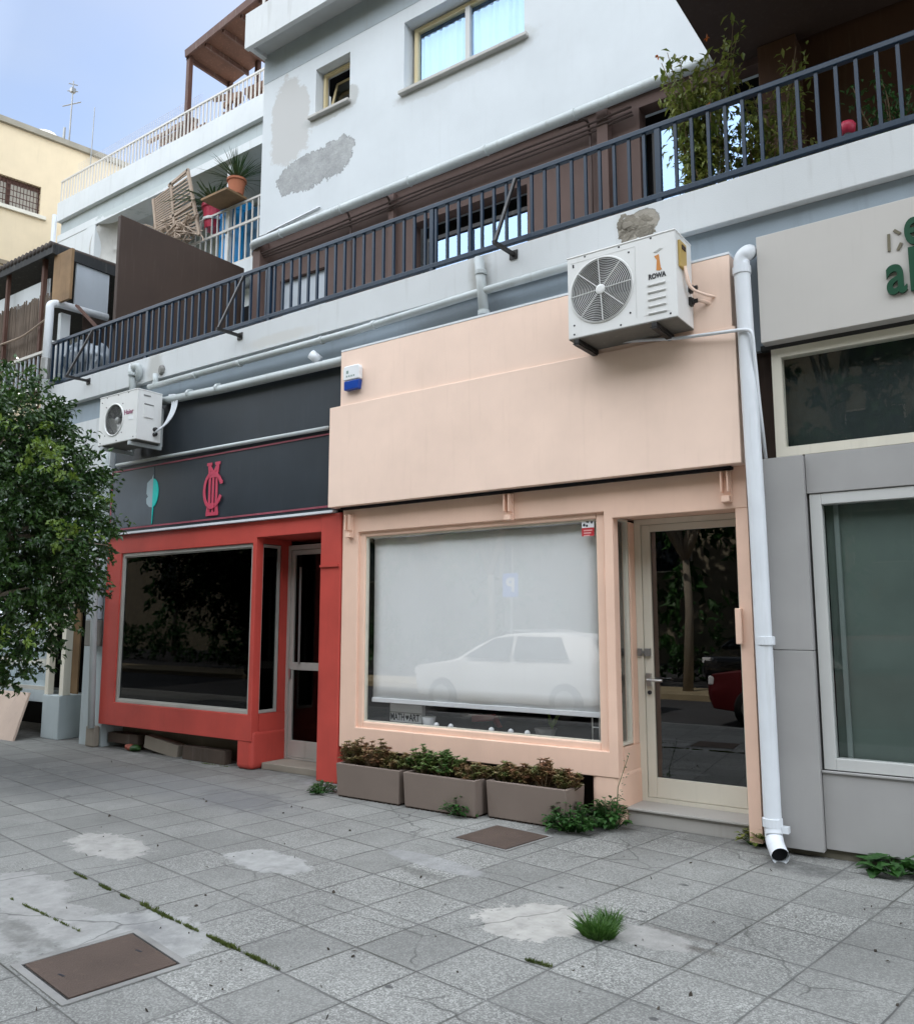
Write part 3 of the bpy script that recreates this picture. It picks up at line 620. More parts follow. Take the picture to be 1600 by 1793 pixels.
# gutter pipe and cables under the white wall
zg = W(460, 422, 1.98)[2]; zg2 = W(1175, 132, 1.98)[2]
gu = thing('rain_gutter_pipe', (-3.9, 1.98, zg), 'long white pipe running under the peeling upper wall', 'pipe')
MB().tube([(-3.86, 2.3, zg-0.02), (-3.86, 1.98, zg), (2.7, 1.98, zg2), (5.0, 1.98, zg2)], 0.062, 14, bend=0.12).build('pipe', 'pvc_old', gu, smooth=True)
for k in range(6):
    x = -3.2+k*1.2; c_ = MB(); c_.ring((x, 1.98, zg+(zg2-zg)*(x+3.86)/6.5), Vector((0, 1, 0)), Vector((0, 0, 1)), 0.062, 0.01, 20); c_.build('clamp', 'pvc_old', gu, smooth=True)
cb = thing('cable_bundle', (-3.9, 2.0, zg), 'brown cables clipped beneath the white gutter pipe', 'cable')
c1 = MB()
for k in range(3):
    pts = [(-3.9, 2.25, 6.5), (-3.92+0.02*k, 2.06, 7.1), (-3.7, 2.05+0.02*k, zg-0.14-0.025*k)]
    for q in range(9): x = -3.2+q*0.68; pts.append((x, 2.06+0.02*k+rnd(-.01, .01), zg-0.13-0.035*k+(zg2-zg)*(x+3.86)/6.5+rnd(-0.012, 0.012)))
    c1.tube(pts, 0.013, 6, bend=0.05)
for px in (682, 612, 1033):
    x = W(px, 350, 2.1)[0]; c1.tube([(x-0.35, 2.06, 7.18), (x, 2.06, 7.17), (x, 2.13, 7.05), (x, 2.15, 6.6), (x, 2.15, 4.8)], 0.016, 6, bend=0.06)
c1.build('cable', 'cable_brown', cb, smooth=True)
tag(MB().tube([W(468, 408, 2.08), W(560, 362, 2.08)], 0.014, 6).build('white_conduit', 'pvc', None, smooth=True), 'short thin white conduit on the upper wall just above the gutter pipe', 'pipe')

# ------------------------------------------------------------------ balcony railing
RZ0, RZ1 = 4.815, 5.445
rl = thing('balcony_railing', (0, 0.03, RZ0), 'long blue grey metal balcony railing with thin upright bars', 'railing')
MB().box(-5.70, 7.2, 0.005, 0.055, RZ1-0.04, RZ1+0.005).build('top_rail', 'rail_blue', rl, bevel=0.006)
MB().box(-5.70, 7.2, 0.008, 0.052, RZ0, RZ0+0.045).build('bottom_rail', 'rail_blue', rl, bevel=0.004)
bal0 = None
nb = 88
for k in range(nb):
    x = -5.68+k*0.1305
    if bal0 is None:
        bal0 = MB().box(x-0.0125, x+0.0125, 0.018, 0.042, RZ0+0.045, RZ1-0.04).build('baluster', 'rail_blue', rl)
    else:
        c = bal0.copy(); COL.objects.link(c); c.parent = rl; c.location = bal0.location + Vector((k*0.1305, 0, 0))
for k in range(6):
    x = -5.69+k*2.25; MB().box(x-0.022, x+0.022, 0.01, 0.05, RZ0-0.05, RZ1-0.04).build('post', 'rail_blue', rl)
for xb_ in (-4.66, -1.62, 1.98, 5.6):
    b = MB().bar((xb_, 0.0, 4.70), (xb_, -0.33, 4.69), 0.03, 0.03).bar((xb_, -0.31, 4.69), (xb_+0.02, 0.0, 5.40), 0.026, 0.026, (1, 0, 0)).build('brace', 'black_metal', rl)
    MB().box(xb_-0.04, xb_+0.04, -0.012, -0.001, 4.655, 4.735).build('wall_plate', 'black_metal', b)

# divider between the balconies
tag(MB().box(-4.30, -4.235, 0.07, 2.18, 4.57, 6.955).build('divider_panel', 'brown_dark', None, bevel=0.006), 'tall dark brown privacy panel dividing the two first floor balconies', 'panel')
MB_ = MB()
# crumbled concrete where the slab edge has broken
ck = MB(); random.seed(3)
bm = bmesh.new()
for k in range(34):
    p = W(rnd(1085, 1145), 400, 0.0); x = p[0]; z = W(0, 0, 0)[2]*0+4.60+rnd(-0.08, 0.10)+0.05*math.sin(x*9)
    mt = Matrix.Translation((x, rnd(-0.01, 0.02), z)) @ Matrix.Rotation(rnd(0, 3), 4, rdir()) @ Matrix.Diagonal((rnd(.03, .07), rnd(.02, .035), rnd(.02, .05), 1))
    bmesh.ops.create_icosphere(bm, subdivisions=3, radius=1.0, matrix=mt)
for v in bm.verts: v.co += Vector((noise.noise(v.co*14), noise.noise(v.co*14+Vector((5, 0, 0)))*0.4, noise.noise(v.co*14+Vector((0, 7, 0)))))*0.04+Vector((noise.noise(v.co*60), noise.noise(v.co*60+Vector((5, 0, 0))), noise.noise(v.co*60+Vector((0, 7, 0)))))*0.015
ck.v = [(v.co.x, (v.co.y+0.01)*0.28, v.co.z) for v in bm.verts]; ck.f = [tuple(v.index for v in f_.verts) for f_ in bm.faces]; bm.free()
tag(ck.build('broken_concrete', paint('exposed_concrete', (0.30, 0.27, 0.22), 0.95, 0.5, 0.3, 0.9, fine=60), bld), 'crumbling exposed concrete on the slab edge')

# ------------------------------------------------------------------ pipes below the balcony
def pipe(name, pts, r, mat, label, clamps=(), bend=0.07, group=None):
    t_ = thing(name, pts[0], label, 'pipe', group)
    MB().tube(pts, r, 14, bend=bend).build('pipe', mat, t_, smooth=True)
    for c in clamps:
        a = Vector(c[0]); MB().lathe(a-Vector(c[1])*0.02, [(r*1.0, 0), (r*1.22, 0.002), (r*1.22, 0.038), (r*1.0, 0.04)], 14, c[1]).build('collar', mat, t_, smooth=False)
    return t_
ux = Vector((1, 0, 0)); uz = Vector((0, 0, 1))
pts = [W(262, 678, -0.06), W(620, 580, -0.06), W(835, 513, -0.06), W(1010, 462, -0.06)]
pipe('waste_pipe', pts, 0.036, 'pvc_old', 'upper and thinner of two white pipes strapped along the slab edge', [(W(x, y, -0.06), (pts[1]-pts[0]).normalized()) for x, y in ((342, 657), (420, 636), (563, 596), (655, 569))], 0.02)
pts = [W(278, 704, -0.05), W(385, 682, -0.05), W(590, 634, -0.05), W(820, 578, 0.0)]
pipe('waste_pipe', pts, 0.048, 'pvc_old', 'lower and thicker white pipe running above the dark sign band', [(W(x, y, -0.05), (pts[1]-pts[0]).normalized()) for x, y in ((333, 690), (383, 680), (673, 613))], 0.02)
pts = [W(838, 452, -0.07), W(843, 500, -0.07), W(848, 560, -0.03)]
pipe('drain_stub', pts, 0.045, 'pvc_old', 'short grey drain stub crossing the slab edge above the blank pink sign', [(W(842, 478, -0.07), uz), (W(847, 548, -0.04), uz)], 0.02)
pts = [W(231, 640, -0.06), W(233, 690, -0.06)]
t_ = pipe('drain_stub', pts, 0.042, 'pvc_old', 'short vertical drain with an elbow above the smaller air conditioner', [(W(232, 655, -0.08), uz)], 0.02)
MB().tube([W(234, 643, -0.07), W(243, 640, -0.07), W(245, 653, -0.05), W(242, 664, -0.01)], 0.042, 12, bend=0.04).build('elbow', 'pvc_old', t_, smooth=True)
t_ = pipe('drain_stub', [W(273, 655, -0.06), W(273, 676, -0.06)], 0.033, 'pvc_old', 'stubby drain outlet under a damaged hole in the slab edge', [(W(273, 672, -0.06), uz)])
MB().lathe(W(284, 648, -0.0), [(0.05, -0.03), (0.07, 0.0), (0.05, 0.03)], 9, (0.3, 1, 0)).build('mortar_plug', 'cement', t_)
t_ = pipe('connector_stub', [W(545, 620, -0.07), W(560, 632, -0.02)], 0.05, 'pvc', 'small white cone fitting between the two long pipes')
# tall white downpipe at the right of the pink shop
pts = [W(1312, 442, 0.02), W(1308, 442, -0.13), W(1297, 452, -0.13), W(1298, 470, -0.13), W(1325, 900, -0.13), W(1353, 1452, -0.13), W(1356, 1478, -0.17), W(1366, 1500, -0.30)]
dp = thing('downpipe', pts[5], 'tall white downpipe beside the pink shop with its outlet at the pavement', 'pipe')
MB().tube(pts, 0.056, 18, cap=False, bend=0.09).build('pipe', 'pvc', dp, smooth=True)
d_ = (pts[5]-pts[3]).normalized()
for p in ((1298, 475), (1339, 1122), (1352, 1440)):
    MB().lathe(W(*p, -0.13)-d_*0.03, [(0.056, 0), (0.064, 0.003), (0.064, 0.055), (0.056, 0.06)], 18, d_).build('collar', 'pvc', dp)
e = pts[-1]; dd = (pts[-1]-pts[-2]).normalized()
MB().lathe(e-dd*0.05, [(0.050, 0.0), (0.050, 0.01)], 18, dd).build('outlet_shade', 'dark_in', dp)
MB().box(pts[5][0]+0.055, pts[5][0]+0.10, -0.15, -0.10, 0.15, 0.19).build('bracket', 'pvc', dp)
# thin condensate pipe
pts = [W(1040, 601, -0.15), W(1190, 592, -0.16), W(1300, 577, -0.20), W(1316, 578, -0.20), W(1328, 700, -0.12), W(1340, 803, -0.03)]
t_ = thing('condensate_pipe', pts[0], 'thin white condensate pipe from under the larger air conditioner', 'pipe')
MB().tube(pts, 0.013, 8, bend=0.05).build('pipe', 'pvc', t_, smooth=True)
# left pipe of the neighbours
pts = [W(76, 700, -0.09), W(88, 545, -0.09), W(88, 533, -0.09), W(100, 531, 0.02), S(188, 556, W(100, 531, 0.02)[0])]
t_ = thing('bent_drainpipe', pts[0], 'white drainpipe bending back over the left end of the blue railing', 'pipe')
MB().tube(pts, 0.055, 14, bend=0.08).build('pipe', 'pvc', t_, smooth=True)
MB().lathe(W(80, 645, -0.09)-uz*0.16, [(0.055, 0), (0.064, 0.005), (0.064, 0.30), (0.055, 0.31)], 14).build('grey_sleeve', 'grey_metal', t_)
# pale pipe across the dark sign
tag(MB().tube([W(205, 815, -0.05), W(575, 749, -0.05)], 0.022, 8).build('white_sign_conduit', 'pvc_old', None, smooth=True), 'straight white conduit along the top of the dark sign', 'pipe')
pts = [W(186, 795, 0.0), W(188, 818, 0.0), W(198, 835, 0.0), W(204, 870, 0.1)]
tag(MB().tube(pts, 0.05, 10, bend=0.06).build('offset_pipe', 'pvc_old', None, smooth=True), 'kinked grey pipe under the smaller air conditioner', 'pipe')

# ------------------------------------------------------------------ pink shop
pk = thing('pink_shopfront', (1.94, 0, 0), 'pale pink shopfront with a blank sign board and a drawn white blind', 'shop')
ZS = 2.612
wl = MB().wall(0.0, 2.85, 0.345, 0.70, 0.0, 0.34, [(0.2, 2.78, 0.535, 9)])
wl2 = MB().wall(0.0, 3.885, 0.535, ZS+0.12, 0.0, 0.22, [(0.2, 2.76, 0, 2.365), (2.85, 3.80, 0, 2.30)])
MB().wall(0.0, 3.885, 0.345, ZS+0.12, 0.0, 0.10, [(0.20, 2.775, 0.535, 2.365), (2.85, 4, 0, 2.31)]).build('front_wall', 'pink', pk, bevel=0.006)
MB().box(3.80, 3.885, 0.0, 0.62, 0.03, 2.3085).build('door_pillar', 'pink', pk)
pl = MB().box(2.62, 2.862, 0.006, 0.52, 0.0, 0.40); pl.build('plinth', 'pink', pk, bevel=0.05, seg=4)
MB().box(2.68, 2.856, 0.102, 0.52, 0.38, 0.56).build('return_base', 'pink', pk)
MB().box(2.78, 2.85, 0.31, 0.52, 0.562, 2.31).build('return_pier', 'pink', pk, bevel=0.006)
MB().box(2.79, 3.80, 0.102, 0.60, 2.335, 2.6).build('recess_ceiling', 'pink', pk)
MB().frame(0.19, 2.77, 0.525, 2.375, 0.03, 0.095, 0.075, 0.065, 0.055).build('window_surround', 'pink', pk, bevel=0.01)
wf = MB().frame(0.262, 2.702, 0.586, 2.322, 0.05, 0.085, 0.016).build('shop_window', 'alu_cream', pk)
MB().box(0.27, 2.695, 0.060, 0.068, 0.597, 2.312).build('pane', 'glass', wf)
sf = MB().frame_yz(0.06, 0.305, 0.57, 2.325, 2.80, 2.84, 0.02).build('side_window', 'alu_cream', pk)
MB().box(2.815, 2.822, 0.08, 0.285, 0.59, 2.305).build('pane', 'glass', sf)
MB().box(0.0, 2.6, 0.10, 0.36, 0.345, 0.40).build('skirt_soffit', 'pink', pk)
MB().box(0.0, 2.62, 0.45, 0.50, 0.0, 0.40).build('void_back', 'brown_dark', pk)
it = MB().box(0.02, 2.79, 0.10, 0.9, 0.545, 0.58).build('display_shelf', 'dim_in', pk)
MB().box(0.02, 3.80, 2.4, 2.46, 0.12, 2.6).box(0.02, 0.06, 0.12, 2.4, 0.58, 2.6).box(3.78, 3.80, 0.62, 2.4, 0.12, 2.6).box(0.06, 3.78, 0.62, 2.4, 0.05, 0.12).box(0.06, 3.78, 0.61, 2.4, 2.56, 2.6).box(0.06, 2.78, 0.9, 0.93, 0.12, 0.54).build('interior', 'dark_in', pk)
# sign boards
MB().box(W(574, 893, -0.13)[0], 3.895, -0.13, -0.002, ZS, 3.605).build('sign_board', 'pink_board', pk, bevel=0.004)
MB().box(W(597, 660, -0.112)[0], 3.87, -0.112, 0.065, 3.606, 4.155).build('upper_board', 'pink_board', pk, bevel=0.004)
MB().box(W(597, 660, -0.115)[0], 3.87, -0.115, 0.067, 4.157, 4.175).build('board_trim', 'pvc', pk)
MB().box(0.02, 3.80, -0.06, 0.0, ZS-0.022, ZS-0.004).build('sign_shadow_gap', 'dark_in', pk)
# awning brackets
for px, py in ((612, 918), (890, 884), (1270, 848)):
    p = W(px, py, -0.03); x, z = p[0], p[2]
    b = MB().box(x-0.035, x+0.035, -0.02, -0.001, z-0.13, z+0.10).box(x-0.028, x-0.018, -0.075, -0.02, z-0.06, z+0.09).box(x+0.018, x+0.028, -0.075, -0.02, z-0.06, z+0.09).box(x-0.03, x+0.03, -0.06, -0.021, z-0.13, z-0.085)
    b.build('awning_bracket', 'pink', pk, bevel=0.004)
# door
YD = 0.40
df = MB().frame(2.852, 3.798, 0.125, 2.332, YD, YD+0.08, 0.055, 0.03, 0.045).build('glass_door', 'alu_cream', pk)
MB().frame(2.910, 3.74, 0.158, 2.285, YD+0.012, YD+0.055, 0.07, 0.15, 0.055).build('door_leaf', 'alu_cream', df, bevel=0.003)
MB().box(2.975, 3.675, YD+0.03, YD+0.037, 0.30, 2.235).build('pane', 'glass_door', df)
hz = W(1135, 1190, YD)[2]
h_ = MB().box(2.925, 2.965, YD-0.012, YD+0.011, hz-0.05, hz+0.05).tube([(2.945, YD-0.01, hz), (2.945, YD-0.06, hz), (3.08, YD-0.065, hz)], 0.011, 8, bend=0.02).build('handle', 'steel', df, smooth=False)
MB().lathe((2.945, YD-0.002, hz-0.10), [(0.016, 0), (0.016, 0.014)], 12, (0, 1, 0)).build('keyhole', 'ink', df)
zl = W(1128, 1142, YD)[2]
MB().box(2.862, 2.895, YD-0.02, YD-0.001, zl-0.03, zl+0.03).box(2.915, 2.965, YD-0.012, YD+0.011, zl-0.03, zl+0.03).box(2.89, 2.92, YD-0.02, YD-0.012, zl-0.01, zl+0.01).build('hasp', 'grey_metal', df, bevel=0.002)
MB().box(2.868, 3.80, 0.12, YD+0.1, 0.0, 0.105).box(2.855, 3.80, 0.10, YD+0.1, 0.107, 0.124).build('door_step', 'step_tile', pk, bevel=0.004)
x = W(1297, 1095, -0.02)[0]; zt, zb = W(1295, 1065, -0.02)[2], W(1297, 1128, -0.02)[2]
MB().box(3.775, 3.82, -0.035, 0.04, zb, zt).build('junction_box', 'pink', pk, bevel=0.006)
# blind
bd = thing('roller_blind', (1.45, 0.13, 2.3), 'white roller blind pulled down behind the pink shop window', 'blind')
bw = MB(); n = 24
for k in range(n+1):
    x = 0.30+2.345*k/n
    for j in range(13):
        z = 0.80+(2.30-0.80)*j/12; bw.v.append((x, 0.135+0.004*math.sin(k*0.9+j*0.3)+0.003*math.sin(k*0.37), z))
for k in range(n):
    for j in range(12): a = k*13+j; bw.f.append((a, a+13, a+14, a+1))
bo = bw.build('fabric', 'blind', bd, smooth=True); md = bo.modifiers.new('s', 'SOLIDIFY'); md.thickness = 0.002
MB().box(0.295, 2.65, 0.122, 0.150, 0.765, 0.805).build('bottom_bar', 'white_plastic', bd, bevel=0.004)
MB().tube([(0.28, 0.15, 2.325), (2.66, 0.15, 2.325)], 0.025, 10).build('roller', 'white_plastic', bd)
# alarm box
p = W(617, 662, -0.15); al = thing('alarm_box', (p[0], -0.115, p[2]), 'white alarm box with a blue lens on the pink board', 'alarm')
def solid(poly, y0, y1): return MB().prism(poly, y0, y1)
ax0, az0 = p[0], p[2]
solid([(ax0-0.10, az0-0.02), (ax0+0.10, az0-0.02), (ax0+0.105, az0+0.09), (ax0+0.09, az0+0.125), (ax0-0.09, az0+0.125), (ax0-0.105, az0+0.09)], -0.172, -0.113).build('casing', 'white_plastic', al, bevel=0.01)
solid([(ax0-0.095, az0-0.115), (ax0+0.085, az0-0.115), (ax0+0.097, az0-0.023), (ax0-0.097, az0-0.023)], -0.167, -0.113).build('lens', 'blue_plastic', al, bevel=0.008)
lg = MB().box(ax0-0.06, ax0-0.03, -0.1735, -0.1722, az0+0.045, az0+0.075)
for k in range(4): lg.box(ax0-0.06+k*0.03, ax0-0.042+k*0.03, -0.1735, -0.1722, az0+0.01, az0+0.026)
lg.build('lettering', flat('faint_green_ink', (0.25, 0.33, 0.30)), al)
# security sticker inside the corner of the pane
a, b = W(1018, 907, 0.058), W(1040, 938, 0.058); st = thing('security_sticker', ((a[0]+b[0])/2, 0.058, a[2]), 'small white and red sticker in the top corner of the blind window', 'sticker')
zm = a[2]-(a[2]-b[2])*0.55
MB().box(a[0], b[0], 0.0565, 0.0590, zm, a[2]).build('white_half', 'white_plastic', st)
MB().box(a[0], b[0], 0.0565, 0.0590, b[2], zm-0.001).build('red_half', 'red_plastic', st)
sx, sz = a[0], a[2]; sw_ = b[0]-a[0]; sh = a[2]-zm
mk = MB()
mk.prism([(sx+sw_*(0.35+0.0), sz-sh*0.45), (sx+sw_*0.45, sz-sh*0.22), (sx+sw_*0.9, sz-sh*0.08), (sx+sw_*0.62, sz-sh*0.3), (sx+sw_*0.55, sz-sh*0.55)], 0.0550, 0.0563)
for q, r_ in (((0.2, 0.72), 0.11), ((0.42, 0.8), 0.09), ((0.82, 0.5), 0.09)): mk.lathe((sx+sw_*q[0], 0.0550, sz-sh*q[1]), [(sw_*r_, 0), (sw_*r_, 0.0013)], 10, (0, 1, 0))
mk.build('emblem', 'ink', st)
mk = MB()
for k in range(3): mk.box(sx+sw_*0.15, sx+sw_*(0.85-0.1*k), 0.0550, 0.0563, zm-sh*(0.25+0.25*k)-0.006, zm-sh*(0.25+0.25*k)+0.004)
mk.build('lettering', flat('pale_red_ink', (0.75, 0.4, 0.38)), st)
# things on the display shelf
ZSH = 0.581
a = W(683, 1268, 0.26); b = W(739, 1272, 0.26)
lb = thing('letter_light_box', ((a[0]+b[0])/2, 0.27, ZSH), 'white letter board reading MATH ART behind the blind', 'letter board')
MB().box(a[0], b[0], 0.255, 0.31, ZSH, ZSH+0.235).build('casing', 'white_plastic', lb, bevel=0.004)
MB().box(a[0]+0.005, b[0]-0.005, 0.248, 0.2545, ZSH+0.085, ZSH+0.092).box(a[0]+0.005, b[0]-0.005, 0.248, 0.2545, ZSH+0.165, ZSH+0.172).build('rail', 'grey_metal', lb)
tm = text_mb(MB(), 'MATH', 0.088, (a[0]+0.010, 0.2535, ZSH+0.018), 0.002, 0.0022, 0.70)
tm = text_mb(tm, 'ART', 0.088, (a[0]+0.235, 0.2535, ZSH+0.018), 0.002, 0.0022, 0.72)
hx, hz_ = a[0]+0.212, ZSH+0.05
tm.prism([(hx, hz_-0.028), (hx+0.02, hz_-0.002), (hx+0.018, hz_+0.014), (hx+0.008, hz_+0.018), (hx, hz_+0.008), (hx-0.008, hz_+0.018), (hx-0.018, hz_+0.014), (hx-0.02, hz_-0.002)], 0.2525, 0.2545)
tm.build('lettering', 'ink', lb)
def pot(name, px, py, Y, r, h, mat, label, z0=ZSH, cat='pot', plant=None):
    p = W(px, py, Y); t_ = thing(name, (p[0], Y, z0), label, cat)
    MB().lathe((p[0], Y, z0), [(r*0.8, 0), (r, h), (r*0.9, h), (r*0.88, h*0.85)], 20).build('bowl', mat, t_, smooth=False)
    return t_, p
pot('white_bowl', 751, 1268, 0.22, 0.065, 0.075, 'white_plastic', 'small white bowl beside the letter board on the shelf')
t_, p = pot('low_planter', 955, 1285, 0.24, 0.095, 0.055, 'cement', 'low grey round pot with a sprout behind the shop glass')
l_ = MB()
for k in range(5): l_.leaf((p[0]+0.06+rnd(-.02, .02), 0.24, ZSH+0.05), (rnd(-.5, .9), 0.0, 1), (0, -1, 0), rnd(.10, .17), 0.03)
l_.build('sprout', 'leaf_young', t_)
st_ = thing('bulb_string', (W(770, 1275, 0.11)[0], 0.11, ZSH), 'string of small round white bulbs lying along the shop shelf', 'string lights')
MB().tube([(W(px, py, 0.11)[0], 0.115+0.01*math.sin(px), ZSH+0.006) for px, py in ((735, 1270), (775, 1274), (800, 1276), (822, 1278), (860, 1281), (890, 1283), (925, 1285), (945, 1288))], 0.006, 6).build('wire', 'white_plastic', st_)
for px, py in ((764, 1268), (789, 1270), (860, 1277), (894, 1279), (923, 1281)):
    p = W(px, py, 0.115); MB().lathe((p[0], 0.115, ZSH+0.003), [(0.004, 0), (0.016, 0.005), (0.0235, 0.016), (0.0235, 0.025), (0.016, 0.037), (0.004, 0.043)], 12).build('bulb', 'white_plastic', st_, smooth=True)
q = [W(828, 1258, 0.55), W(866, 1256, 0.55), W(878, 1284, 0.45)]
tag(MB().bar(q[0], q[1], 0.05, 0.06).bar(q[1], q[2], 0.045, 0.045).build('red_chair_arm', 'red_plastic', None, bevel=0.006), 'bent red plastic arm of a seat seen below the blind', 'chair')
x = W(1043, 1270, 0.2)[0]
t_ = thing('wire_rack', (x, 0.2, ZSH), 'small metal display rack behind the right edge of the blind', 'rack')
MB().tube([(x-0.03, 0.2, ZSH), (x-0.03, 0.2, ZSH+0.3)], 0.006, 6).tube([(x+0.03, 0.2, ZSH), (x+0.03, 0.2, ZSH+0.3)], 0.006, 6).tube([(x-0.03, 0.2, ZSH+0.22), (x+0.03, 0.2, ZSH+0.22)], 0.005, 6).tube([(x-0.03, 0.2, ZSH+0.1), (x+0.03, 0.2, ZSH+0.1)], 0.005, 6).build('frame', 'steel', t_)

# ------------------------------------------------------------------ red shop
rd = thing('red_shopfront', (-2.0, 0, 0), 'red framed shopfront with black windows and a charcoal sign', 'shop')
MB().wall(-4.0, -0.286, 0.285, 2.575, 0.0, 0.10, [(-3.70, -1.30, 0.555, 2.345), (-1.24, 0, 0, 2.40)]).build('front_wall', 'red', rd, bevel=0.006)
MB().box(-0.285, -0.012, -0.012, 0.75, 0.0, 2.575).build('pillar', 'red', rd, bevel=0.012)
MB().box(-0.275, -0.03, -0.03, -0.013, 2.045, 2.065).build('pillar_band', 'red', rd)
MB().box(-1.475, -1.228, 0.006, 0.50, 0.0, 0.40).build('plinth', 'red', rd, bevel=0.05, seg=4)
MB().box(-1.45, -1.234, 0.102, 0.50, 0.38, 0.56).build('return_base', 'red', rd)
MB().box(-1.30, -1.24, 0.36, 0.50, 0.562, 2.40).box(-1.30, -1.242, 0.102, 0.36, 2.345, 2.40).build('return_pier', 'red', rd)
MB().box(-1.30, -0.286, 0.102, 0.80, 2.405, 2.55).build('recess_ceiling', 'red', rd)
wf = MB().frame(-3.70, -1.30, 0.557, 2.343, 0.02, 0.075, 0.035).frame(-3.665, -1.335, 0.592, 2.308, 0.035, 0.06, 0.014).build('shop_window', 'alu', rd, bevel=0.002)
MB().box(-3.652, -1.348, 0.044, 0.051, 0.605, 2.295).build('pane', 'glass_dark', wf)
sf = MB().frame_yz(0.075, 0.345, 0.565, 2.335, -1.290, -1.244, 0.03).build('side_window', 'alu', rd)
MB().box(-1.27, -1.263, 0.105, 0.315, 0.595, 2.305).build('pane', 'glass_dark', sf)
YR = 0.46
df = MB().frame(-1.242, -0.286, 0.07, 2.345, YR, YR+0.08, 0.045, 0.02, 0.05).build('glass_door', 'alu', rd)
zr = W(530, 1167, YR)[2]
MB().frame(-1.195, -0.333, 0.092, 2.29, YR+0.01, YR+0.055, 0.05, 0.17, 0.05).box(-1.145, -0.383, YR+0.005, YR+0.05, zr-0.04, zr+0.04).build('door_leaf', 'alu', df, bevel=0.003)
MB().box(-1.143, -0.385, YR+0.03, YR+0.037, 0.265, zr-0.042).box(-1.143, -0.385, YR+0.03, YR+0.037, zr+0.042, 2.238).build('pane', 'glass_dark', df)
MB().box(-1.185, -1.155, YR-0.01, YR+0.009, zr-0.13, zr-0.03).build('handle', 'steel', df)
MB().tube([(-1.03, YR-0.01, zr+0.03), (-1.03, YR-0.015, 2.1)], 0.012, 6).build('pull_bar', 'grey_metal', df)
MB().box(-1.22, -0.286, 0.14, YR+0.1, 0.0, 0.066).build('door_step', 'stone_pale', rd, bevel=0.006)
MB().box(-4.0, -1.475, 0.34, 0.40, 0.0, 0.30).build('void_back', 'beige_wall', rd)
MB().box(-4.0, -1.48, 0.102, 0.34, 0.285, 0.33).build('skirt_soffit', 'red', rd)
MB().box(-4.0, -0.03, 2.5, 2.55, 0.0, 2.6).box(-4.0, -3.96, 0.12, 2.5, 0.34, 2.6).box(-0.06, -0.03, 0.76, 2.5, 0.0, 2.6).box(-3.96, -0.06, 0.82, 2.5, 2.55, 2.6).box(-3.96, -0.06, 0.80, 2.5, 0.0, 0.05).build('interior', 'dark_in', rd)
MB().box(-4.0, -0.10, -0.045, 0.03, 2.578, 2.602).build('top_flashing', 'pvc', rd)
MB().box(-3.985, -0.03, -0.02, 0.066, 2.606, 3.43).build('sign_board', 'black_board', rd, bevel=0.003)
MB().box(-3.97, -0.02, 0.02, 0.068, 3.434, 4.13).build('upper_board', 'black_board', rd, bevel=0.003)
xf = W(268, 870, -0.024)[0]
MB().box(-3.93, xf, -0.0245, -0.0205, 2.66, 3.36).build('faded_film', 'faded_film', rd)
zt, zb_ = 3.37, 2.655
MB().box(-3.95, -0.05, -0.0275, -0.0247, zt, zt+0.018).box(-3.95, -0.05, -0.0275, -0.0247, zb_-0.02, zb_).box(-3.95, -3.925, -0.0275, -0.0247, zb_, zt).build('border_line', 'mark_border', rd)
# half leaf mark
tx = xf; z1, z0 = W(268, 838, -0.03)[2], W(268, 888, -0.03)[2]; zc, hh = (z1+z0)/2, (z1-z0)/2
half = [(tx, zc+hh)] + [(tx+0.105*math.sin(math.pi*k/12)*1.0, zc+hh*math.cos(math.pi*k/12)) for k in range(1, 12)] + [(tx, zc-hh)]
e_ = MB().prism(half, -0.0285, -0.0206); e_.prism([(tx, zc-hh), (tx+0.02, zc-hh), (tx+0.004, 2.67), (tx, 2.67)], -0.0285, -0.0206)
e_.build('leaf_mark', 'teal', rd)
hl = [(tx-0.002, zc+hh+0.05), (tx-0.03, zc+hh), (tx-0.045, zc+hh)] + [(tx-0.12, zc+hh*0.75), (tx-0.125, zc+hh*0.0), (tx-0.09, zc-hh*0.22), (tx-0.125, zc-hh*0.35), (tx-0.115, zc-hh*0.7), (tx-0.06, zc-hh*0.95), (tx-0.002, zc-hh)]
MB().prism(hl, -0.0275, -0.0247).build('worn_mark', 'pale_teal', rd)
# interlaced emblem: the strokes of an M over a C
ec = W(373, 856, -0.03); ex, ez = ec[0], ec[2]; eh = (W(373, 811, -0.03)[2]-W(373, 902, -0.03)[2])/2
em = MB(); sn = [0]; k_ = eh/0.45; kx = 1.22
def stroke(pts, wd):
    for a, b in zip(pts[:-1], pts[1:]):
        sn[0] += 1; yy = -0.0255-0.00035*sn[0]
        a = Vector((ex+a[0]*k_*kx, yy, ez+a[1]*k_)); b = Vector((ex+b[0]*k_*kx, yy, ez+b[1]*k_)); em.bar(a, b, wd*k_*1.4, 0.012*k_, (0, 1, 0))
for x in (-0.075, 0.0, 0.075): stroke([(x, -0.44), (x, 0.30)], 0.036)
stroke([(-0.085, 0.28), (-0.10, 0.44)], 0.036); stroke([(0.085, 0.28), (0.10, 0.44)], 0.036)
stroke([(-0.095, 0.42), (0.0, 0.27), (0.095, 0.42)], 0.036)
stroke([(-0.14, 0.435), (-0.035, 0.435)], 0.035); stroke([(0.035, 0.435), (0.14, 0.435)], 0.035)
stroke([(-0.10, 0.23), (0.10, 0.23)], 0.05); stroke([(-0.10, -0.28), (0.10, -0.28)], 0.05)
stroke([(-0.13, -0.43), (0.13, -0.43)], 0.04); stroke([(-0.09, -0.28), (-0.11, -0.43)], 0.036); stroke([(0.09, -0.28), (0.11, -0.43)], 0.036)
stroke([(0.17*math.cos(R(an)) - 0.01, 0.30*math.sin(R(an))-0.02) for an in range(62, 300, 14)], 0.04)
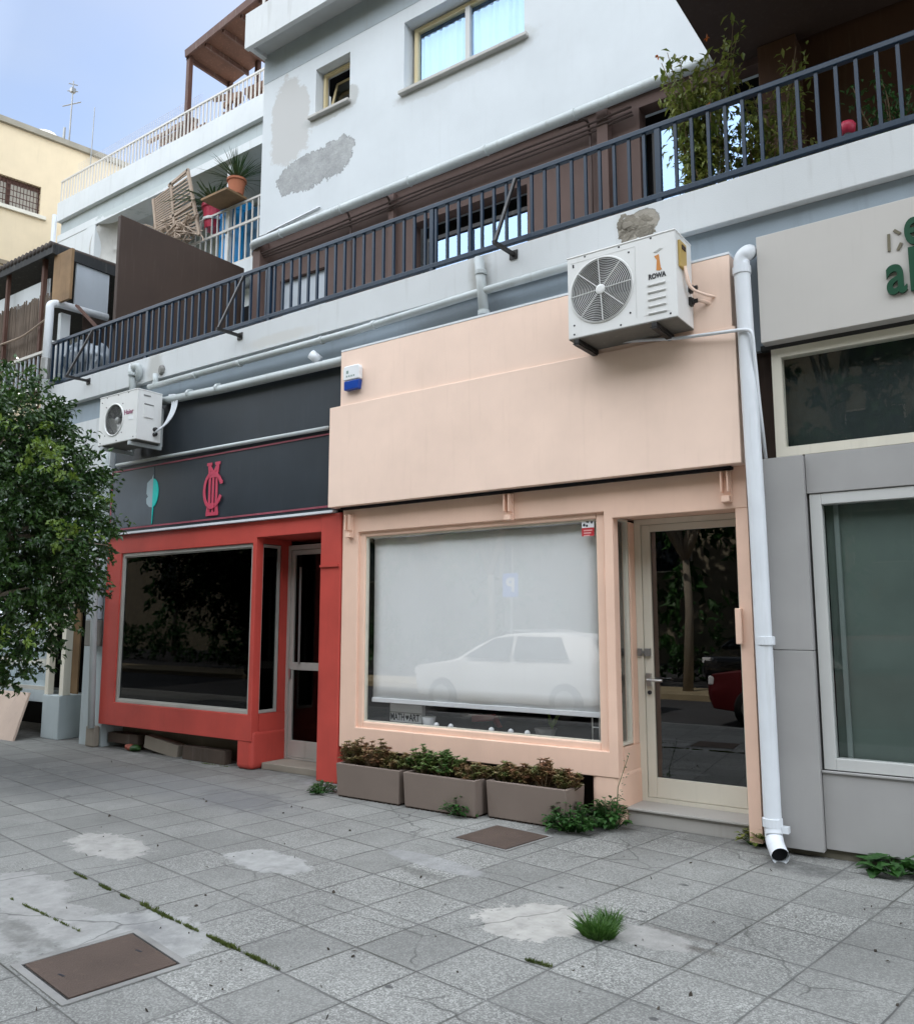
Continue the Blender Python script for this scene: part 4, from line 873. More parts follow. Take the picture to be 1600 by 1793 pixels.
stroke([(0.07, 0.24), (0.13, 0.20), (0.185, 0.10)], 0.045); stroke([(0.185, 0.12), (0.19, 0.07)], 0.05)
stroke([(0.07, -0.29), (0.14, -0.22), (0.185, -0.13)], 0.045)
em.build('emblem', 'mark_red', rd)
# blocks lying under the red window
def block(name, px0, px1, pyb, z0, h, Y, d, mat, label, tilt=0.0):
    a, b = W(px0, pyb, Y), W(px1, pyb, Y)
    o = MB().obox(((a[0]+b[0])/2, Y+d/2, z0+h/2), Vector((math.cos(tilt), 0, math.sin(tilt))), Vector((0, 1, 0)), Vector((-math.sin(tilt), 0, math.cos(tilt))), (b[0]-a[0])/2, d/2, h/2).build(name, mat, None, bevel=0.008)
    return tag(o, label, 'block')
block('loose_block', 188, 240, 1310, 0.06, 0.12, 0.12, 0.14, 'brick_brown', 'dark brown block at the left under the red window, raised on a stub', 0.02)
block('loose_block', 252, 310, 1318, 0.015, 0.15, 0.10, 0.13, 'stone_pale', 'pale stone block slumped in the middle under the red window', -0.12)
block('loose_block', 319, 393, 1335, 0.0, 0.15, 0.06, 0.10, 'brick_brown', 'long brown block at the right under the red window', 0.0)
p = G(247, 1312)
t_ = thing('discarded_cloth', p, 'crumpled red and green scrap beside the pale stone block', 'litter')
for mm, dx, c in (('scrap_red', 0.0, 'red_scrap'), ('leaf_weed', 0.10, 'green_scrap')):
    bm = bmesh.new(); bmesh.ops.create_icosphere(bm, subdivisions=3, radius=1, matrix=Matrix.Translation((p[0]+dx, 0.08, 0.04)) @ Matrix.Diagonal((0.09, 0.05, 0.035, 1)))
    for v in bm.verts: v.co += Vector((noise.noise(v.co*25), noise.noise(v.co*25+Vector((3, 0, 0))), noise.noise(v.co*25+Vector((0, 3, 0)))))*0.02; v.co.z = max(v.co.z, 0.002)
    q = MB(); q.v = [tuple(v.co) for v in bm.verts]; q.f = [tuple(v.index for v in f_.verts) for f_ in bm.faces]; bm.free(); q.build(c, mm, t_, smooth=True)

# ------------------------------------------------------------------ grey shop at the right
gs = thing('grey_shopfront', (5.5, 0, 0), 'grey panelled shopfront with green lettering on a beige board', 'shop')
MB().box(3.985, 4.285, -0.06, 0.10, 1.322, 2.632).box(3.985, 4.285, -0.06, 0.10, 0.045, 1.318).build('column_panel', 'grey_panel', gs, bevel=0.003)
MB().box(4.288, 9, -0.01, 0.10, 2.37, 2.64).build('band_panel', 'grey_panel', gs, bevel=0.003)
MB().box(4.288, 9, -0.01, 0.10, 0.06, 0.535).box(4.288, 9, -0.025, 0.0, 0.537, 0.552).build('apron_panel', 'grey_panel', gs, bevel=0.003)
MB().box(3.96, 9, 0.02, 0.10, 0.0, 0.058).build('base_course', 'beige_wall', gs)
wf = MB().frame(4.30, 9, 0.556, 2.366, 0.0, 0.08, 0.075).build('shop_window', 'white_frame', gs, bevel=0.004)
MB().box(4.376, 8.92, 0.03, 0.038, 0.632, 2.290).build('pane', 'glass_plain', wf)
MB().box(4.376, 8.92, 0.11, 0.13, 0.56, 2.36).build('backing', 'green_film', wf)
MB().box(4.43, 4.46, 0.09, 0.11, 0.6, 2.30).build('inner_post', 'inner_grey', wf)
uf = MB().frame(4.10, 9, 2.645, 3.42, 0.0, 0.08, 0.065).build('upper_window', 'alu_cream', gs)
MB().box(4.166, 8.92, 0.03, 0.038, 2.71, 3.355).build('pane', 'glass_plain', uf)
MB().box(4.12, 8.92, 0.14, 0.16, 2.66, 3.40).build('backing', 'teal_dark', uf)
MB().box(3.90, 4.10, 0.12, 0.14, 0.0, 3.45).build('dark_gap', 'brown_dark', gs)
MB().box(4.03, 9, 0.0, 0.062, 3.425, 3.46).build('sign_underside', 'dim_in', gs)
MB().box(W(1332, 610, -0.10)[0], 9, -0.10, 0.062, 3.45, 4.235).build('sign_board', 'beige_panel', gs, bevel=0.004)
MB().box(3.92, 9, 0.10, 0.4, 0.0, 0.05).build('gap_floor', 'dark_in', gs)
YS = -0.102
a = W(1556, 515, YS); b = W(1588, 516, YS)
tm = text_mb(MB(), 'a', 0.40, (a[0]-0.012, YS-0.012, a[2]-0.005), 0.02, 0.007, 0.70); tm.build('letter', 'green', gs)
tm = text_mb(MB(), 'l', 0.40, (W(1590, 505, YS)[0], YS-0.012, a[2]-0.005), 0.02, 0.009, 0.8); tm.build('letter', 'green', gs)
a = W(1585, 430, YS)
tm = text_mb(MB(), 'e', 0.36, (a[0]-0.008, YS-0.012, a[2]), 0.02, 0.007, 0.70); tm.build('letter', 'green', gs)
gl = MB()
for q0, q1 in (((1555, 410), (1556, 440)), ((1564, 403), (1575, 409)), ((1577, 425), (1571, 438))): gl.bar(W(*q0, YS-0.003), W(*q1, YS-0.003), 0.018, 0.006, (0, 1, 0))
gl.build('glue_remains', 'glue', gs)
# ------------------------------------------------------------------ air conditioners
def plate_hole(mb, x0, x1, z0, z1, cx, cz, r, y0, y1, n=64):
    i = len(mb.v); ins, outs = [], []
    for k in range(n):
        an = 2*math.pi*(k+0.5)/n; c, s_ = math.cos(an), math.sin(an); ins.append((cx+r*c, cz+r*s_))
        tx = ((x1-cx)/c if c > 0 else (x0-cx)/c) if abs(c) > 1e-6 else 1e9; tz = ((z1-cz)/s_ if s_ > 0 else (z0-cz)/s_) if abs(s_) > 1e-6 else 1e9
        q = min(tx, tz); outs.append([cx+q*c, cz+q*s_])
    for (X, Z) in ((x0, z0), (x1, z0), (x0, z1), (x1, z1)):
        k = min(range(n), key=lambda j: (outs[j][0]-X)**2+(outs[j][1]-Z)**2); outs[k] = [X, Z]
    for y in (y0, y1):
        mb.v += [(p[0], y, p[1]) for p in ins] + [(p[0], y, p[1]) for p in outs]
    for k in range(n):
        k2 = (k+1) % n
        mb.f += [(i+k, i+k2, i+n+k2, i+n+k), (i+2*n+k2, i+2*n+k, i+3*n+k, i+3*n+k2), (i+k2, i+k, i+2*n+k, i+2*n+k2), (i+n+k, i+n+k2, i+3*n+k2, i+3*n+k)]
    return mb
EX, EZ = Vector((1, 0, 0)), Vector((0, 0, 1))
def ac_unit(x0, x1, z0, z1, yf, yb, cx, cz, r, label, rings, split):
    t_ = thing('air_conditioner', ((x0+x1)/2, yb, z0), label, 'air conditioner', 'air conditioners on the shop fronts')
    b = plate_hole(MB(), x0, x1, z0, z1, cx, cz, r, yf, yf+0.012)
    b.box(x0, x0+0.012, yf+0.012, yb, z0, z1).box(x1-0.012, x1, yf+0.012, yb, z0, z1).box(x0+0.012, x1-0.012, yf+0.012, yb, z1-0.012, z1).box(x0+0.012, x1-0.012, yb-0.012, yb, z0+0.012, z1-0.012)
    body = b.build('casing', 'ac_white', t_, bevel=0.012, seg=3)
    MB().box(x0-0.004, x1+0.004, yf-0.004, yb, z1-0.002, z1+0.014).build('lid', 'ac_white', t_, bevel=0.006)
    MB().box(x0+0.002, x1-0.002, yf+0.004, yb, z0-0.006, z0+0.011).build('base_pan', 'ac_dirty', t_)
    cv = MB(); i = 0; n = 40
    for k in range(n):
        an = 2*math.pi*k/n
        cv.v += [(cx+r*math.cos(an), yf+0.013, cz+r*math.sin(an)), (cx+r*0.98*math.cos(an), yf+0.14, cz+r*0.98*math.sin(an))]
    for k in range(n): k2 = (k+1) % n; cv.f.append((2*k, 2*k2, 2*k2+1, 2*k+1))
    cv.f.append(tuple(2*k+1 for k in range(n))); cv.build('fan_housing', 'black_metal', t_)
    fb = MB()
    for k in range(3):
        a0 = 0.5+k*2*math.pi/3; i = len(fb.v); m_ = 8
        for q in range(m_+1):
            an = a0+q/m_*1.25
            for rr in (0.22, 0.6, 0.93): fb.v.append((cx+r*rr*math.cos(an+rr*0.3), yf+0.035+0.055*q/m_, cz+r*rr*math.sin(an+rr*0.3)))
        for q in range(m_):
            for s_ in range(2): a = i+q*3+s_; fb.f.append((a, a+1, a+4, a+3))
    fb.lathe((cx, yf+0.025, cz), [(r*0.05, 0), (r*0.22, 0.01), (r*0.23, 0.09)], 18, (0, 1, 0))
    fo = fb.build('fan', 'fan_dark' if rings else 'grey_metal', t_, smooth=False); md = fo.modifiers.new('s', 'SOLIDIFY'); md.thickness = 0.004
    gr = MB()
    if rings:
        for k in range(17): gr.ring((cx, yf-0.012, cz), EX, EZ, r*(0.16+0.84*k/16), 0.0024, 48, 4)
        for k in range(8):
            an = math.pi/4*k+0.06; gr.tube([(cx+r*0.1*math.cos(an), yf-0.014, cz+r*0.1*math.sin(an)), (cx+r*math.cos(an), yf-0.012, cz+r*math.sin(an))], 0.0042, 6)
        gr.build('fan_grille', 'grille', t_); MB().lathe((cx, yf-0.024, cz), [(0.02, 0), (0.036, 0.004), (0.038, 0.012)], 20, (0, 1, 0)).build('grille_hub', 'ac_white', t_)
        MB().ring((cx, yf, cz), EX, EZ, r*1.03, 0.008, 48, 6).build('fan_ring', 'ac_white', t_, smooth=True)
    else:
        for k in range(14): x = cx-r*0.9+k*r*1.8/13; h = math.sqrt(max(r*r-(x-cx)**2, 0.0)); gr.tube([(x, yf+0.004, cz-h), (x, yf+0.004, cz+h)], 0.0012, 4)
        gr.build('fan_grille', 'grille', t_)
        MB().ring((cx, yf, cz), EX, EZ, r*1.04, 0.010, 48, 6).build('fan_ring', 'ac_white', t_, smooth=True)
    if split:
        MB().box(split-0.002, split+0.002, yf-0.0015, yf-0.0002, z0+0.05, z1-0.04).box(x0+0.03, split-0.003, yf-0.0015, yf-0.0002, z1-0.045, z1-0.041).build('panel_seam', 'grille', t_)
    sc = MB()
    for (x, z) in ((x0+0.05, z0+0.03), (x0+0.05, z1-0.06), (x1-0.05, z0+0.03), ((x0+x1)/2, z0+0.025), (cx-r*0.93, cz-r*0.95), (cx+r*0.93, cz-r*0.95), (cx-r*0.93, cz+r*0.95), (cx+r*0.93, cz+r*0.95), (x0+0.15, z1-0.012), ((x0+x1)/2, z1-0.012), (x1-0.18, z1-0.012)):
        sc.lathe((x, yf-0.004, z), [(0.006, 0), (0.008, 0.0038)], 8, (0, 1, 0))
    sc.build('screw', 'ink', t_)
    return t_
YF, YB = -0.45, -0.12
cc = W(1052, 507, YF)
ac = ac_unit(2.735, 3.595, 3.645, 4.285, YF, YB, cc[0], cc[2], 0.245, 'large white air conditioner with a dark ringed fan over the pink sign', True, W(1112, 480, YF)[0])
lv = MB(); xa, xb = W(1134, 520, YF)[0], W(1166, 520, YF)[0]
for k in range(5):
    z = W(1150, 497+k*12.5, YF)[2]; lv.bar((xa, YF-0.003, z), (xb, YF-0.003, z), 0.010, 0.012, (0, 1, 0.6))
lv.build('louvre', 'ac_white', ac)
xa2, xb2 = W(1126, 520, YF)[0], W(1172, 520, YF)[0]
MB().box(xa2, xb2, YF-0.0012, YF-0.0002, W(1150, 548, YF)[2]-0.003, W(1150, 548, YF)[2]).build('panel_edge', 'grille', ac)
p = W(1135, 490, YF); text_mb(MB(), 'ROWA', 0.052, (p[0], YF-0.002, p[2]), 0.003, 0.0018, 0.80).build('lettering', 'ink', ac)
p = W(1151, 460, YF); mk = MB()
mk.prism([(p[0]-0.025, p[2]+0.055), (p[0]+0.01, p[2]+0.062), (p[0]+0.022, p[2]-0.04), (p[0]+0.03, p[2]-0.055), (p[0]+0.012, p[2]-0.062), (p[0]-0.012, p[2]-0.055), (p[0]-0.006, p[2]+0.02)], YF-0.0028, YF-0.0004)
mk.build('orange_mark', 'orange', ac)
mk = MB().prism([(p[0]-0.03, p[2]+0.085), (p[0]+0.02, p[2]+0.105), (p[0]+0.04, p[2]+0.098), (p[0]-0.005, p[2]+0.078)], YF-0.0028, YF-0.0004); mk.build('faded_mark', 'sill', ac)
xs_ = 3.596
MB().box(xs_, xs_+0.018, -0.40, -0.27, 4.03, 4.23).build('terminal_cover', 'sun_yellow', ac, bevel=0.004)
MB().box(xs_+0.016, xs_+0.024, -0.37, -0.30, 4.17, 4.20).build('terminal_slot', 'brown_dark', ac)
v = MB()
for z in (3.93, 3.83): v.lathe((xs_, -0.19, z), [(0.026, 0), (0.026, 0.03), (0.016, 0.035), (0.016, 0.06)], 12, (1, 0, 0)).box(xs_-0.002, xs_+0.02, -0.215, -0.165, z-0.03, z+0.03)
v.build('valve', 'black_metal', ac)
hb = MB()
hb.tube([(xs_+0.02, -0.33, 4.05), (xs_+0.03, -0.30, 3.90), (xs_+0.10, -0.22, 3.86), (3.78, -0.06, 3.86), (3.80, -0.05, 3.70), (3.77, -0.05, 3.61)], 0.010, 8, bend=0.06)
hb.tube([(xs_+0.06, -0.19, 3.83), (3.70, -0.12, 3.83), (3.76, -0.05, 3.77), (3.75, -0.05, 3.61)], 0.014, 8, bend=0.04)
hb.tube([(xs_+0.02, -0.31, 4.06), (xs_+0.035, -0.27, 3.92), (xs_+0.07, -0.22, 3.88)], 0.007, 6, bend=0.04)
hb.build('hose', 'pink_board', ac, smooth=True)
for x in (2.80, 3.42):
    MB().box(x-0.02, x+0.02, YF+0.0, -0.10, 3.590, 3.637).box(x-0.02, x+0.02, -0.10, -0.027, 3.59, 3.637).box(x-0.03, x+0.03, YF+0.0, -0.03, 3.60, 3.606).build('bracket', 'black_metal', ac)
cc = W(201, 735, YF)
ac2 = ac_unit(-3.605, -2.840, 3.60, 4.185, YF, YB, cc[0]-0.012, cc[2], 0.182, 'smaller white air conditioner with an open round fan over the dark sign', False, None)
p = W(217, 724, YF); text_mb(MB(), 'Haier', 0.082, (p[0]+0.012, YF-0.002, p[2]-0.02), 0.003, 0.001, 1.0).build('lettering', 'maroon_ink', ac2)
MB().box(W(225, 738, YF)[0], W(233, 738, YF)[0], YF-0.002, YF-0.0004, 3.84, 3.89).build('label_sticker', 'white_plastic', ac2)
xs_ = -2.839
MB().box(xs_, xs_+0.012, -0.36, -0.24, 3.87, 4.02).build('side_cover', 'ac_white', ac2, bevel=0.004); MB().box(xs_, xs_+0.004, -0.37, -0.28, 4.125, 4.14).box(xs_, xs_+0.014, -0.36, -0.24, 4.022, 4.034).build('side_grip', 'grey_metal', ac2)
v = MB()
for z in (3.75, 3.69): v.lathe((xs_, -0.21, z), [(0.024, 0), (0.024, 0.03), (0.014, 0.035), (0.014, 0.05)], 12, (1, 0, 0))
v.build('valve', 'black_metal', ac2)
hb = MB()
for k in range(4): hb.tube([(xs_+0.04, -0.20-0.012*k, 3.75-0.018*k), (xs_+0.12+0.030*k, -0.17, 3.78+0.01*k), (xs_+0.16+0.028*k, -0.10, 3.98), (xs_+0.11+0.035*k, -0.06, 4.14+0.012*k), (xs_+0.02, -0.05, 4.17+0.01*k)], 0.0085, 7, bend=0.12)
hb.build('hose', 'pvc', ac2, smooth=True)
for x in (-3.52, -2.96):
    MB().box(x-0.018, x+0.018, YF-0.01, -0.03, 3.545, 3.588).box(x-0.018, x+0.018, -0.055, -0.022, 3.588, 4.05 if x > -3 else 3.70).build('bracket', 'pvc_old', ac2)

# ------------------------------------------------------------------ small shop at the left
ls = thing('old_grey_shopfront', (-4.9, 0.1, 0), 'shabby grey shopfront with bluish glass half hidden behind the tree', 'shop')
zt, zm_, zb_ = W(130, 733, 0.0)[2], W(133, 742, 0.0)[2], W(133, 830, 0.0)[2]
MB().box(-9, -4.06, 0.0, 0.068, zb_, zm_).build('blank_sign_band', 'fascia', ls)
MB().box(-9, -4.01, 0.10, 0.30, 2.3, zb_-0.004).build('lintel', 'neigh_grey', ls)
MB().box(-4.50, -4.02, 0.06, 0.40, 0.0, 2.3).build('party_pier', 'neigh_grey', ls)
MB().box(-4.36, -4.10, -0.03, 0.058, W(150, 1131, 0)[2], W(150, 1086, 0)[2]).build('meter_box', 'ac_dirty', ls, bevel=0.01)
MB().box(-4.36, -4.12, -0.02, 0.058, W(150, 1085, 0)[2], W(150, 1000, 0)[2]).build('pale_cabinet', 'grey_panel_sheet', ls, bevel=0.01)
MB().box(-4.22, -4.04, -0.03, 0.058, 0.0, 0.25).build('rough_base', 'stone_pale', ls, bevel=0.02)
df = MB().frame(-5.0, -4.502, 0.05, 2.25, 0.40, 0.46, 0.06).box(-4.94, -4.562, 0.41, 0.45, 1.0, 1.08).build('door', 'alu', ls)
MB().box(-4.935, -4.567, 0.425, 0.432, 0.12, 2.18).build('pane', 'glass', df)
MB().box(-4.95, -4.55, 0.50, 0.52, 0.05, 2.25).build('blue_sheet', paint('pale_blue_sheet', (0.22, 0.34, 0.38), 0.5, 0.4, 0.4, 0.3, dirt=(0.5, 0.55, 0.55)), ls)
MB().box(-5.42, -5.01, 0.06, 0.55, 0.0, 0.56).build('side_plinth', 'neigh_grey', ls, bevel=0.01)
MB().box(-5.10, -5.01, 0.10, 0.20, 0.562, 2.3).box(-5.42, -5.34, 0.08, 0.16, 0.562, 2.3).build('window_post', 'alu_cream', ls)
MB().box(-5.34, -5.105, 0.35, 0.37, 0.562, 2.3).build('brown_board', 'wood_plank', ls)
MB().box(-9, -5.422, 0.12, 0.50, 0.45, 0.60).build('window_ledge', 'neigh_grey', ls)
wf = MB().frame(-9, -5.424, 0.604, 2.29, 0.14, 0.20, 0.05).build('shop_window', 'alu', ls)
MB().box(-8.9, -5.48, 0.165, 0.172, 0.66, 2.23).build('pane', 'glass', wf)
MB().box(-8.9, -5.48, 0.175, 0.19, 0.62, 2.26).build('blue_sheet', paint('crumpled_blue_sheet', (0.48, 0.62, 0.68), 0.5, 0.5, 0.4, 0.5, dirt=(0.6, 0.65, 0.66)), wf)
MB().box(-9, -5.422, 0.9, 0.95, 0.0, 0.45).box(-9, -4.5, 1.0, 1.05, 0.0, 2.4).build('back_wall', 'dark_in', ls)
pts = [W(172, 842, -0.05), W(160, 1275, -0.05)]
tag(MB().tube(pts, 0.04, 12).build('slim_downpipe', 'pvc_old', None, smooth=True), 'slim dull white pipe down the left edge of the red frame', 'pipe')
yb0 = G(22, 1298)[1]
q = [W(-60, 1203, yb0+0.3), W(52, 1203, yb0+0.3), G(22, 1298), W(-60, 1298, yb0)]
q[1].z = q[0].z; q[3].z = q[2].z
q2 = [q[3], q[2], q[1], q[0]]
tag(MB().poly3([tuple(v) for v in q2], (0, 0.03, 0)).build('leaning_board', paint('pale_pink_board', (0.48, 0.37, 0.30), 0.8, 0.15, 0.2, 0.2), None), 'pale board leaning under the tree by the old grey shopfront', 'board')

# ------------------------------------------------------------------ neighbour terrace, near left
XR = W(98, 433, 0.0)[0]
tag(MB().box(-9, W(88, 500, 0.14)[0], 0.13, 0.15, W(0, 575, 0.14)[2], W(0, 527, 0.14)[2]).build('added_pale_strip', 'neigh_white', None), 'pale strip added above the reed screen under the dark canopy', 'sheet')  # pale strip added in front because the house wall behind lies in shade
tr = thing('terrace_railing', (-6.4, 0.03, 4.78), 'pale grey railing of the terrace left of the bent drainpipe', 'railing')
zr0, zr1 = 4.80, W(40, 626, 0.0)[2]
MB().box(-9, -5.76, 0.0, 0.05, zr1-0.04, zr1).build('top_rail', 'rail_white', tr); MB().box(-9, -5.76, 0.0, 0.05, zr0, zr0+0.04).build('bottom_rail', 'rail_white', tr)
b0 = None
for k in range(26):
    x = -5.82-k*0.12
    if b0 is None: b0 = MB().box(x-0.011, x+0.011, 0.014, 0.036, zr0+0.04, zr1-0.04).build('baluster', 'grey_panel_sheet', tr)
    else: c = b0.copy(); COL.objects.link(c); c.parent = tr; c.location = b0.location+Vector((-0.12*k, 0, 0))
rf = MB(); zl, zr_ = W(0, 495, 0.0)[2], W(95, 434, 0.0)[2]
yb_ = S(195, 468, XR)[1]
tg = thing('terrace_canopy', (-6.5, 0.0, 4.57), 'low black roofed canopy over the neighbouring terrace', 'canopy')
MB().box(-9.5, XR, -0.02, 2.15, zr_-0.06, zr_+0.02).build('roof', 'roof_dark', tg)
sh_ = MB()
for k in range(34): x = XR-0.05-k*0.11; sh_.tube([(x, -0.06, zr_+0.035), (x, 2.1, zr_+0.10)], 0.052, 8)
sh_.build('roof_tiles', paint('dark_tiles', (0.055, 0.042, 0.036), 0.85, 0.4, 0.3, 0.3), tg, smooth=True)
MB().box(-9.5, XR+0.02, -0.05, -0.021, zr_-0.11, zr_+0.01).box(XR+0.001, XR+0.03, -0.02, 2.15, zr_-0.12, zr_+0.03).build('fascia_board', 'roof_dark', tg)
xp = W(112, 480, 0.05)[0]
MB().box(W(94, 480, 0.02)[0], W(124, 480, 0.02)[0], 0.02, 0.06, 6.02, zr_-0.115).build('timber_panel', 'wood_plank', tg)
MB().box(XR-0.42, XR-0.36, 0.04, 0.10, 4.57, zr_-0.062).box(W(15, 520, 0.03)[0]-0.03, W(15, 520, 0.03)[0]+0.02, 0.0, 0.05, 4.79, zr_-0.062).build('post', 'wood_red', tg)
g0, g1 = S(134, 455, XR), S(193, 473, XR)
MB().box(XR-0.03, XR, S(133, 500, XR)[1], min(g1[1], 2.1), S(127, 540, XR)[2], g0[2]).build('side_sheet', 'grey_panel_sheet', tg)
MB().box(XR-0.06, XR-0.031, 0.5, 2.1, 4.57, S(150, 545, XR)[2]).build('side_boarding', 'brown_dark', tg)
MB().box(XR-0.10, XR-0.02, 0.16, 0.30, 4.57, S(105, 545, XR)[2]).build('pale_post', 'neigh_white', tg)
MB().box(-10, XR-0.1, 2.15, 2.25, 4.57, 7.2).build('house_wall', 'neigh_white', tg)
MB().bar(W(135, 535, 0.05), W(172, 575, 0.10), 0.05, 0.03).build('loose_batten', 'wood_red', tg)
bf = MB(); random.seed(11)
ztop0, ztop1 = W(0, 560, 0.08)[2], W(84, 518, 0.08)[2]
x = -8.6; xe = W(86, 560, 0.08)[0]
while x < xe:
    z = ztop0+0.08+rnd(-0.06, 0.05); bf.tube([(x, 0.085+rnd(-.008, .008), 4.70), (x+rnd(-.01, .01), 0.085+rnd(-.008, .008), z)], 0.011, 5); x += 0.021
bo = tag(bf.build('reed_screen', 'bamboo', None, smooth=False), 'ragged brown reed screen behind the pale terrace railing', 'screen')
tag(MB().tube([W(-10, 608, 0.0), W(40, 590, -0.02), W(82, 558, 0.0)], 0.014, 6, bend=0.2).build('bamboo_cane', 'wood_rail', None), 'thin cane slanting across the reed screen', 'cane')
# bundled sheet on the balcony at the left end of the blue railing
bm = bmesh.new()
for k in range(7):
    p = W(rnd(125, 178), rnd(590, 640), 0.5); bmesh.ops.create_icosphere(bm, subdivisions=3, radius=1, matrix=Matrix.Translation((p[0], 0.45+rnd(-.1, .1), 5.0+rnd(-0.2, .3))) @ Matrix.Diagonal((0.17, 0.16, 0.26, 1)))
for v in bm.verts: v.co += Vector((noise.noise(v.co*7), noise.noise(v.co*7+Vector((3, 0, 0))), noise.noise(v.co*7+Vector((0, 3, 0)))))*0.12
q = MB(); q.v = [tuple(v.co) for v in bm.verts]; q.f = [tuple(v.index for v in f_.verts) for f_ in bm.faces]; bm.free()
tag(q.build('plastic_bundle', paint('crumpled_sheet', (0.45, 0.50, 0.55), 0.5, 0.6, 0.3, 0.2, dirt=(0.05, 0.06, 0.08)), None, smooth=True), 'crumpled pale sheet heaped behind the left end of the blue railing', 'bundle')

# ------------------------------------------------------------------ white block behind
B = 4.2
nb_ = thing('terraced_apartment_block', (-9, 5, 0), 'white flats set back at the left with a roof terrace', 'building')
def zB(px, py, Y=B): return W(px, py, Y)[2]
xl = W(100, 380, B)[0]; xo = W(166, 392, B)[0]
za, zb_, zc_, zd_, ze_ = zB(300, 261), zB(300, 284), zB(300, 300), zB(300, 315), 8.55
za = zB(461, 163); zb_ = zB(461, 203); zc_ = zB(461, 233); zd_ = zB(461, 248)
MB().box(xl, -3.9, B, B+0.35, zb_, za).build('parapet', 'neigh_white', nb_)
MB().box(xl+0.05, -3.9, B+0.10, B+0.45, zc_, zb_-0.003).build('grey_band', 'neigh_grey', nb_)
MB().box(xl+0.05, -3.9, B+0.02, B+0.5, zd_, zc_-0.003).build('white_beam', 'neigh_white', nb_)
MB().box(xl+0.1, -3.9, B+0.352, 14, zd_+0.02, za-0.02).build('roof_slab', 'soffit_white', nb_)
MB().box(xo-0.35, xo, B+0.02, B+0.5, 4.5, zd_-0.003).box(xl+0.05, xo-0.352, B+0.03, B+0.4, 4.5, zd_-0.003).build('left_wall', 'neigh_white', nb_)
xc = W(391, 350, B)[0]
MB().box(xc-0.05, xc+0.06, B+0.12, B+0.2, 8.5, zd_-0.003).build('column', 'neigh_white', nb_)
MB().box(xo, -3.9, B+1.6, B+1.8, 4.0, zd_).build('recess_wall', paint('grey_green_wall', (0.33, 0.35, 0.32), 0.9, 0.2, 0.1, 0.2), nb_)
MB().box(xo, -3.9, B+0.05, B+1.6, 8.25, 8.52).build('lower_slab', 'neigh_white', nb_)
MB().box(xo, -3.9, B+0.5, B+0.6, 4.5, 8.2).build('lower_wall', 'neigh_white', nb_)
MB().box(xl+0.2, -3.9, B+1.9, 14, 0, 11.0).build('rear_block', 'neigh_white', nb_)
MB().tube([(xl-0.06, B-0.02, zd_-1.0), (xl-0.06, B-0.02, za-0.3)], 0.06, 10).build('corner_pipe', 'pvc', nb_)
MB().box(xl-0.55, xl+0.05, B+0.6, B+0.8, 4, za-0.75).build('side_wing', 'neigh_grey', nb_)
# roof railing
def railing(label, x0, x1, z0, z1, Y, step, name='roof_railing', mid=None):
    t_ = thing(name, (x0, Y, z0), label, 'railing')
    MB().box(x0, x1, Y-0.02, Y+0.02, z1-0.04, z1).build('top_rail', 'rail_white', t_); MB().box(x0, x1, Y-0.015, Y+0.015, z0, z0+0.03).build('bottom_rail', 'rail_white', t_)
    if mid: MB().box(x0, x1, Y-0.018, Y+0.018, mid-0.025, mid+0.025).build('middle_rail', 'rail_white', t_)
    b = None; n = min(int((x1-x0)/step), 98)
    for k in range(n+1):
        if b is None: b = MB().box(x0, x0+0.026, Y-0.012, Y+0.012, z0+0.03, z1-0.04).build('baluster', 'rail_white', t_)
        else: c = b.copy(); COL.objects.link(c); c.parent = t_; c.location = b.location+Vector((k*(x1-x0-0.026)/n, 0, 0))
    return t_
railing('white railing along the edge of the roof terrace', xl+0.02, -6.1, za+0.01, zB(461, 115), B+0.06, 0.125)
xm_ = W(336, 440, B)[0]
railing('short white railing in front of the blue barrel on the set back balcony', xm_-0.4, -5.9, zB(455, 440), zB(449, 337), B+0.10, 0.17, 'balcony_rail', zB(452, 375))
wf_ = MB()  # thin wire mesh above the terrace rail
tf = thing('wire_fence', (xl, B+0.2, za), 'faint wire mesh standing just behind the roof terrace railing', 'fence')
zt_ = zB(461, 115)+0.5
for k in range(9): z = zB(461, 115)+0.04+k*0.055; wf_.tube([(xl+0.3, B+0.3, z), (-8.6, B+0.3, z)], 0.0028, 4)
for k in range(60): x = xl+0.3+k*0.08; wf_.tube([(x, B+0.3, za), (x, B+0.3, zt_)], 0.0028, 4)
wf_.build('mesh', 'rail_white', tf)
# timber pergola on the roof
pg = thing('roof_pergola', (W(328, 190, B+0.15)[0], B+0.2, za), 'brown timber pergola with a sloping roof on the roof terrace', 'pergola')
p0 = W(330, 97, B+0.15); p1 = W(432, 14, B+0.15); back = S(384, 128, p0[0]-0.05)
dY = max(back[1]-p0[1], 1.2)
sl = (p1-p0); p2 = p0+sl*1.9
MB().poly3([p0, p2, p2+Vector((0, dY, 0.0)), p0+Vector((0, dY, 0.0))], (0, 0, 0.09)).build('roof', 'roof_board', pg)
MB().bar(p0+Vector((-0.05, -0.03, 0.03)), p2+Vector((0, -0.03, 0.03)), 0.05, 0.18).bar(p0+Vector((-0.04, 0, -0.02)), p0+Vector((-0.04, dY, -0.02)), 0.06, 0.14).build('edge_beam', 'wood_red', pg)
rf = MB()
for k in range(1, 7): a = p0+sl*(k*0.3); rf.bar(a+Vector((0, 0.02, -0.06)), a+Vector((0, dY, -0.06)), 0.05, 0.10)
rf.build('rafter', 'wood_red', pg)
for q in (p0, p0+Vector((0, dY-0.1, 0)), p0+sl*0.5+Vector((0, dY-0.1, 0)), p0+sl*1.5): MB().box(q[0]-0.05, q[0]+0.05, q[1], q[1]+0.10, za-0.4, q[2]+0.0).build('post', 'wood_red', pg)
wb = MB(); random.seed(5)
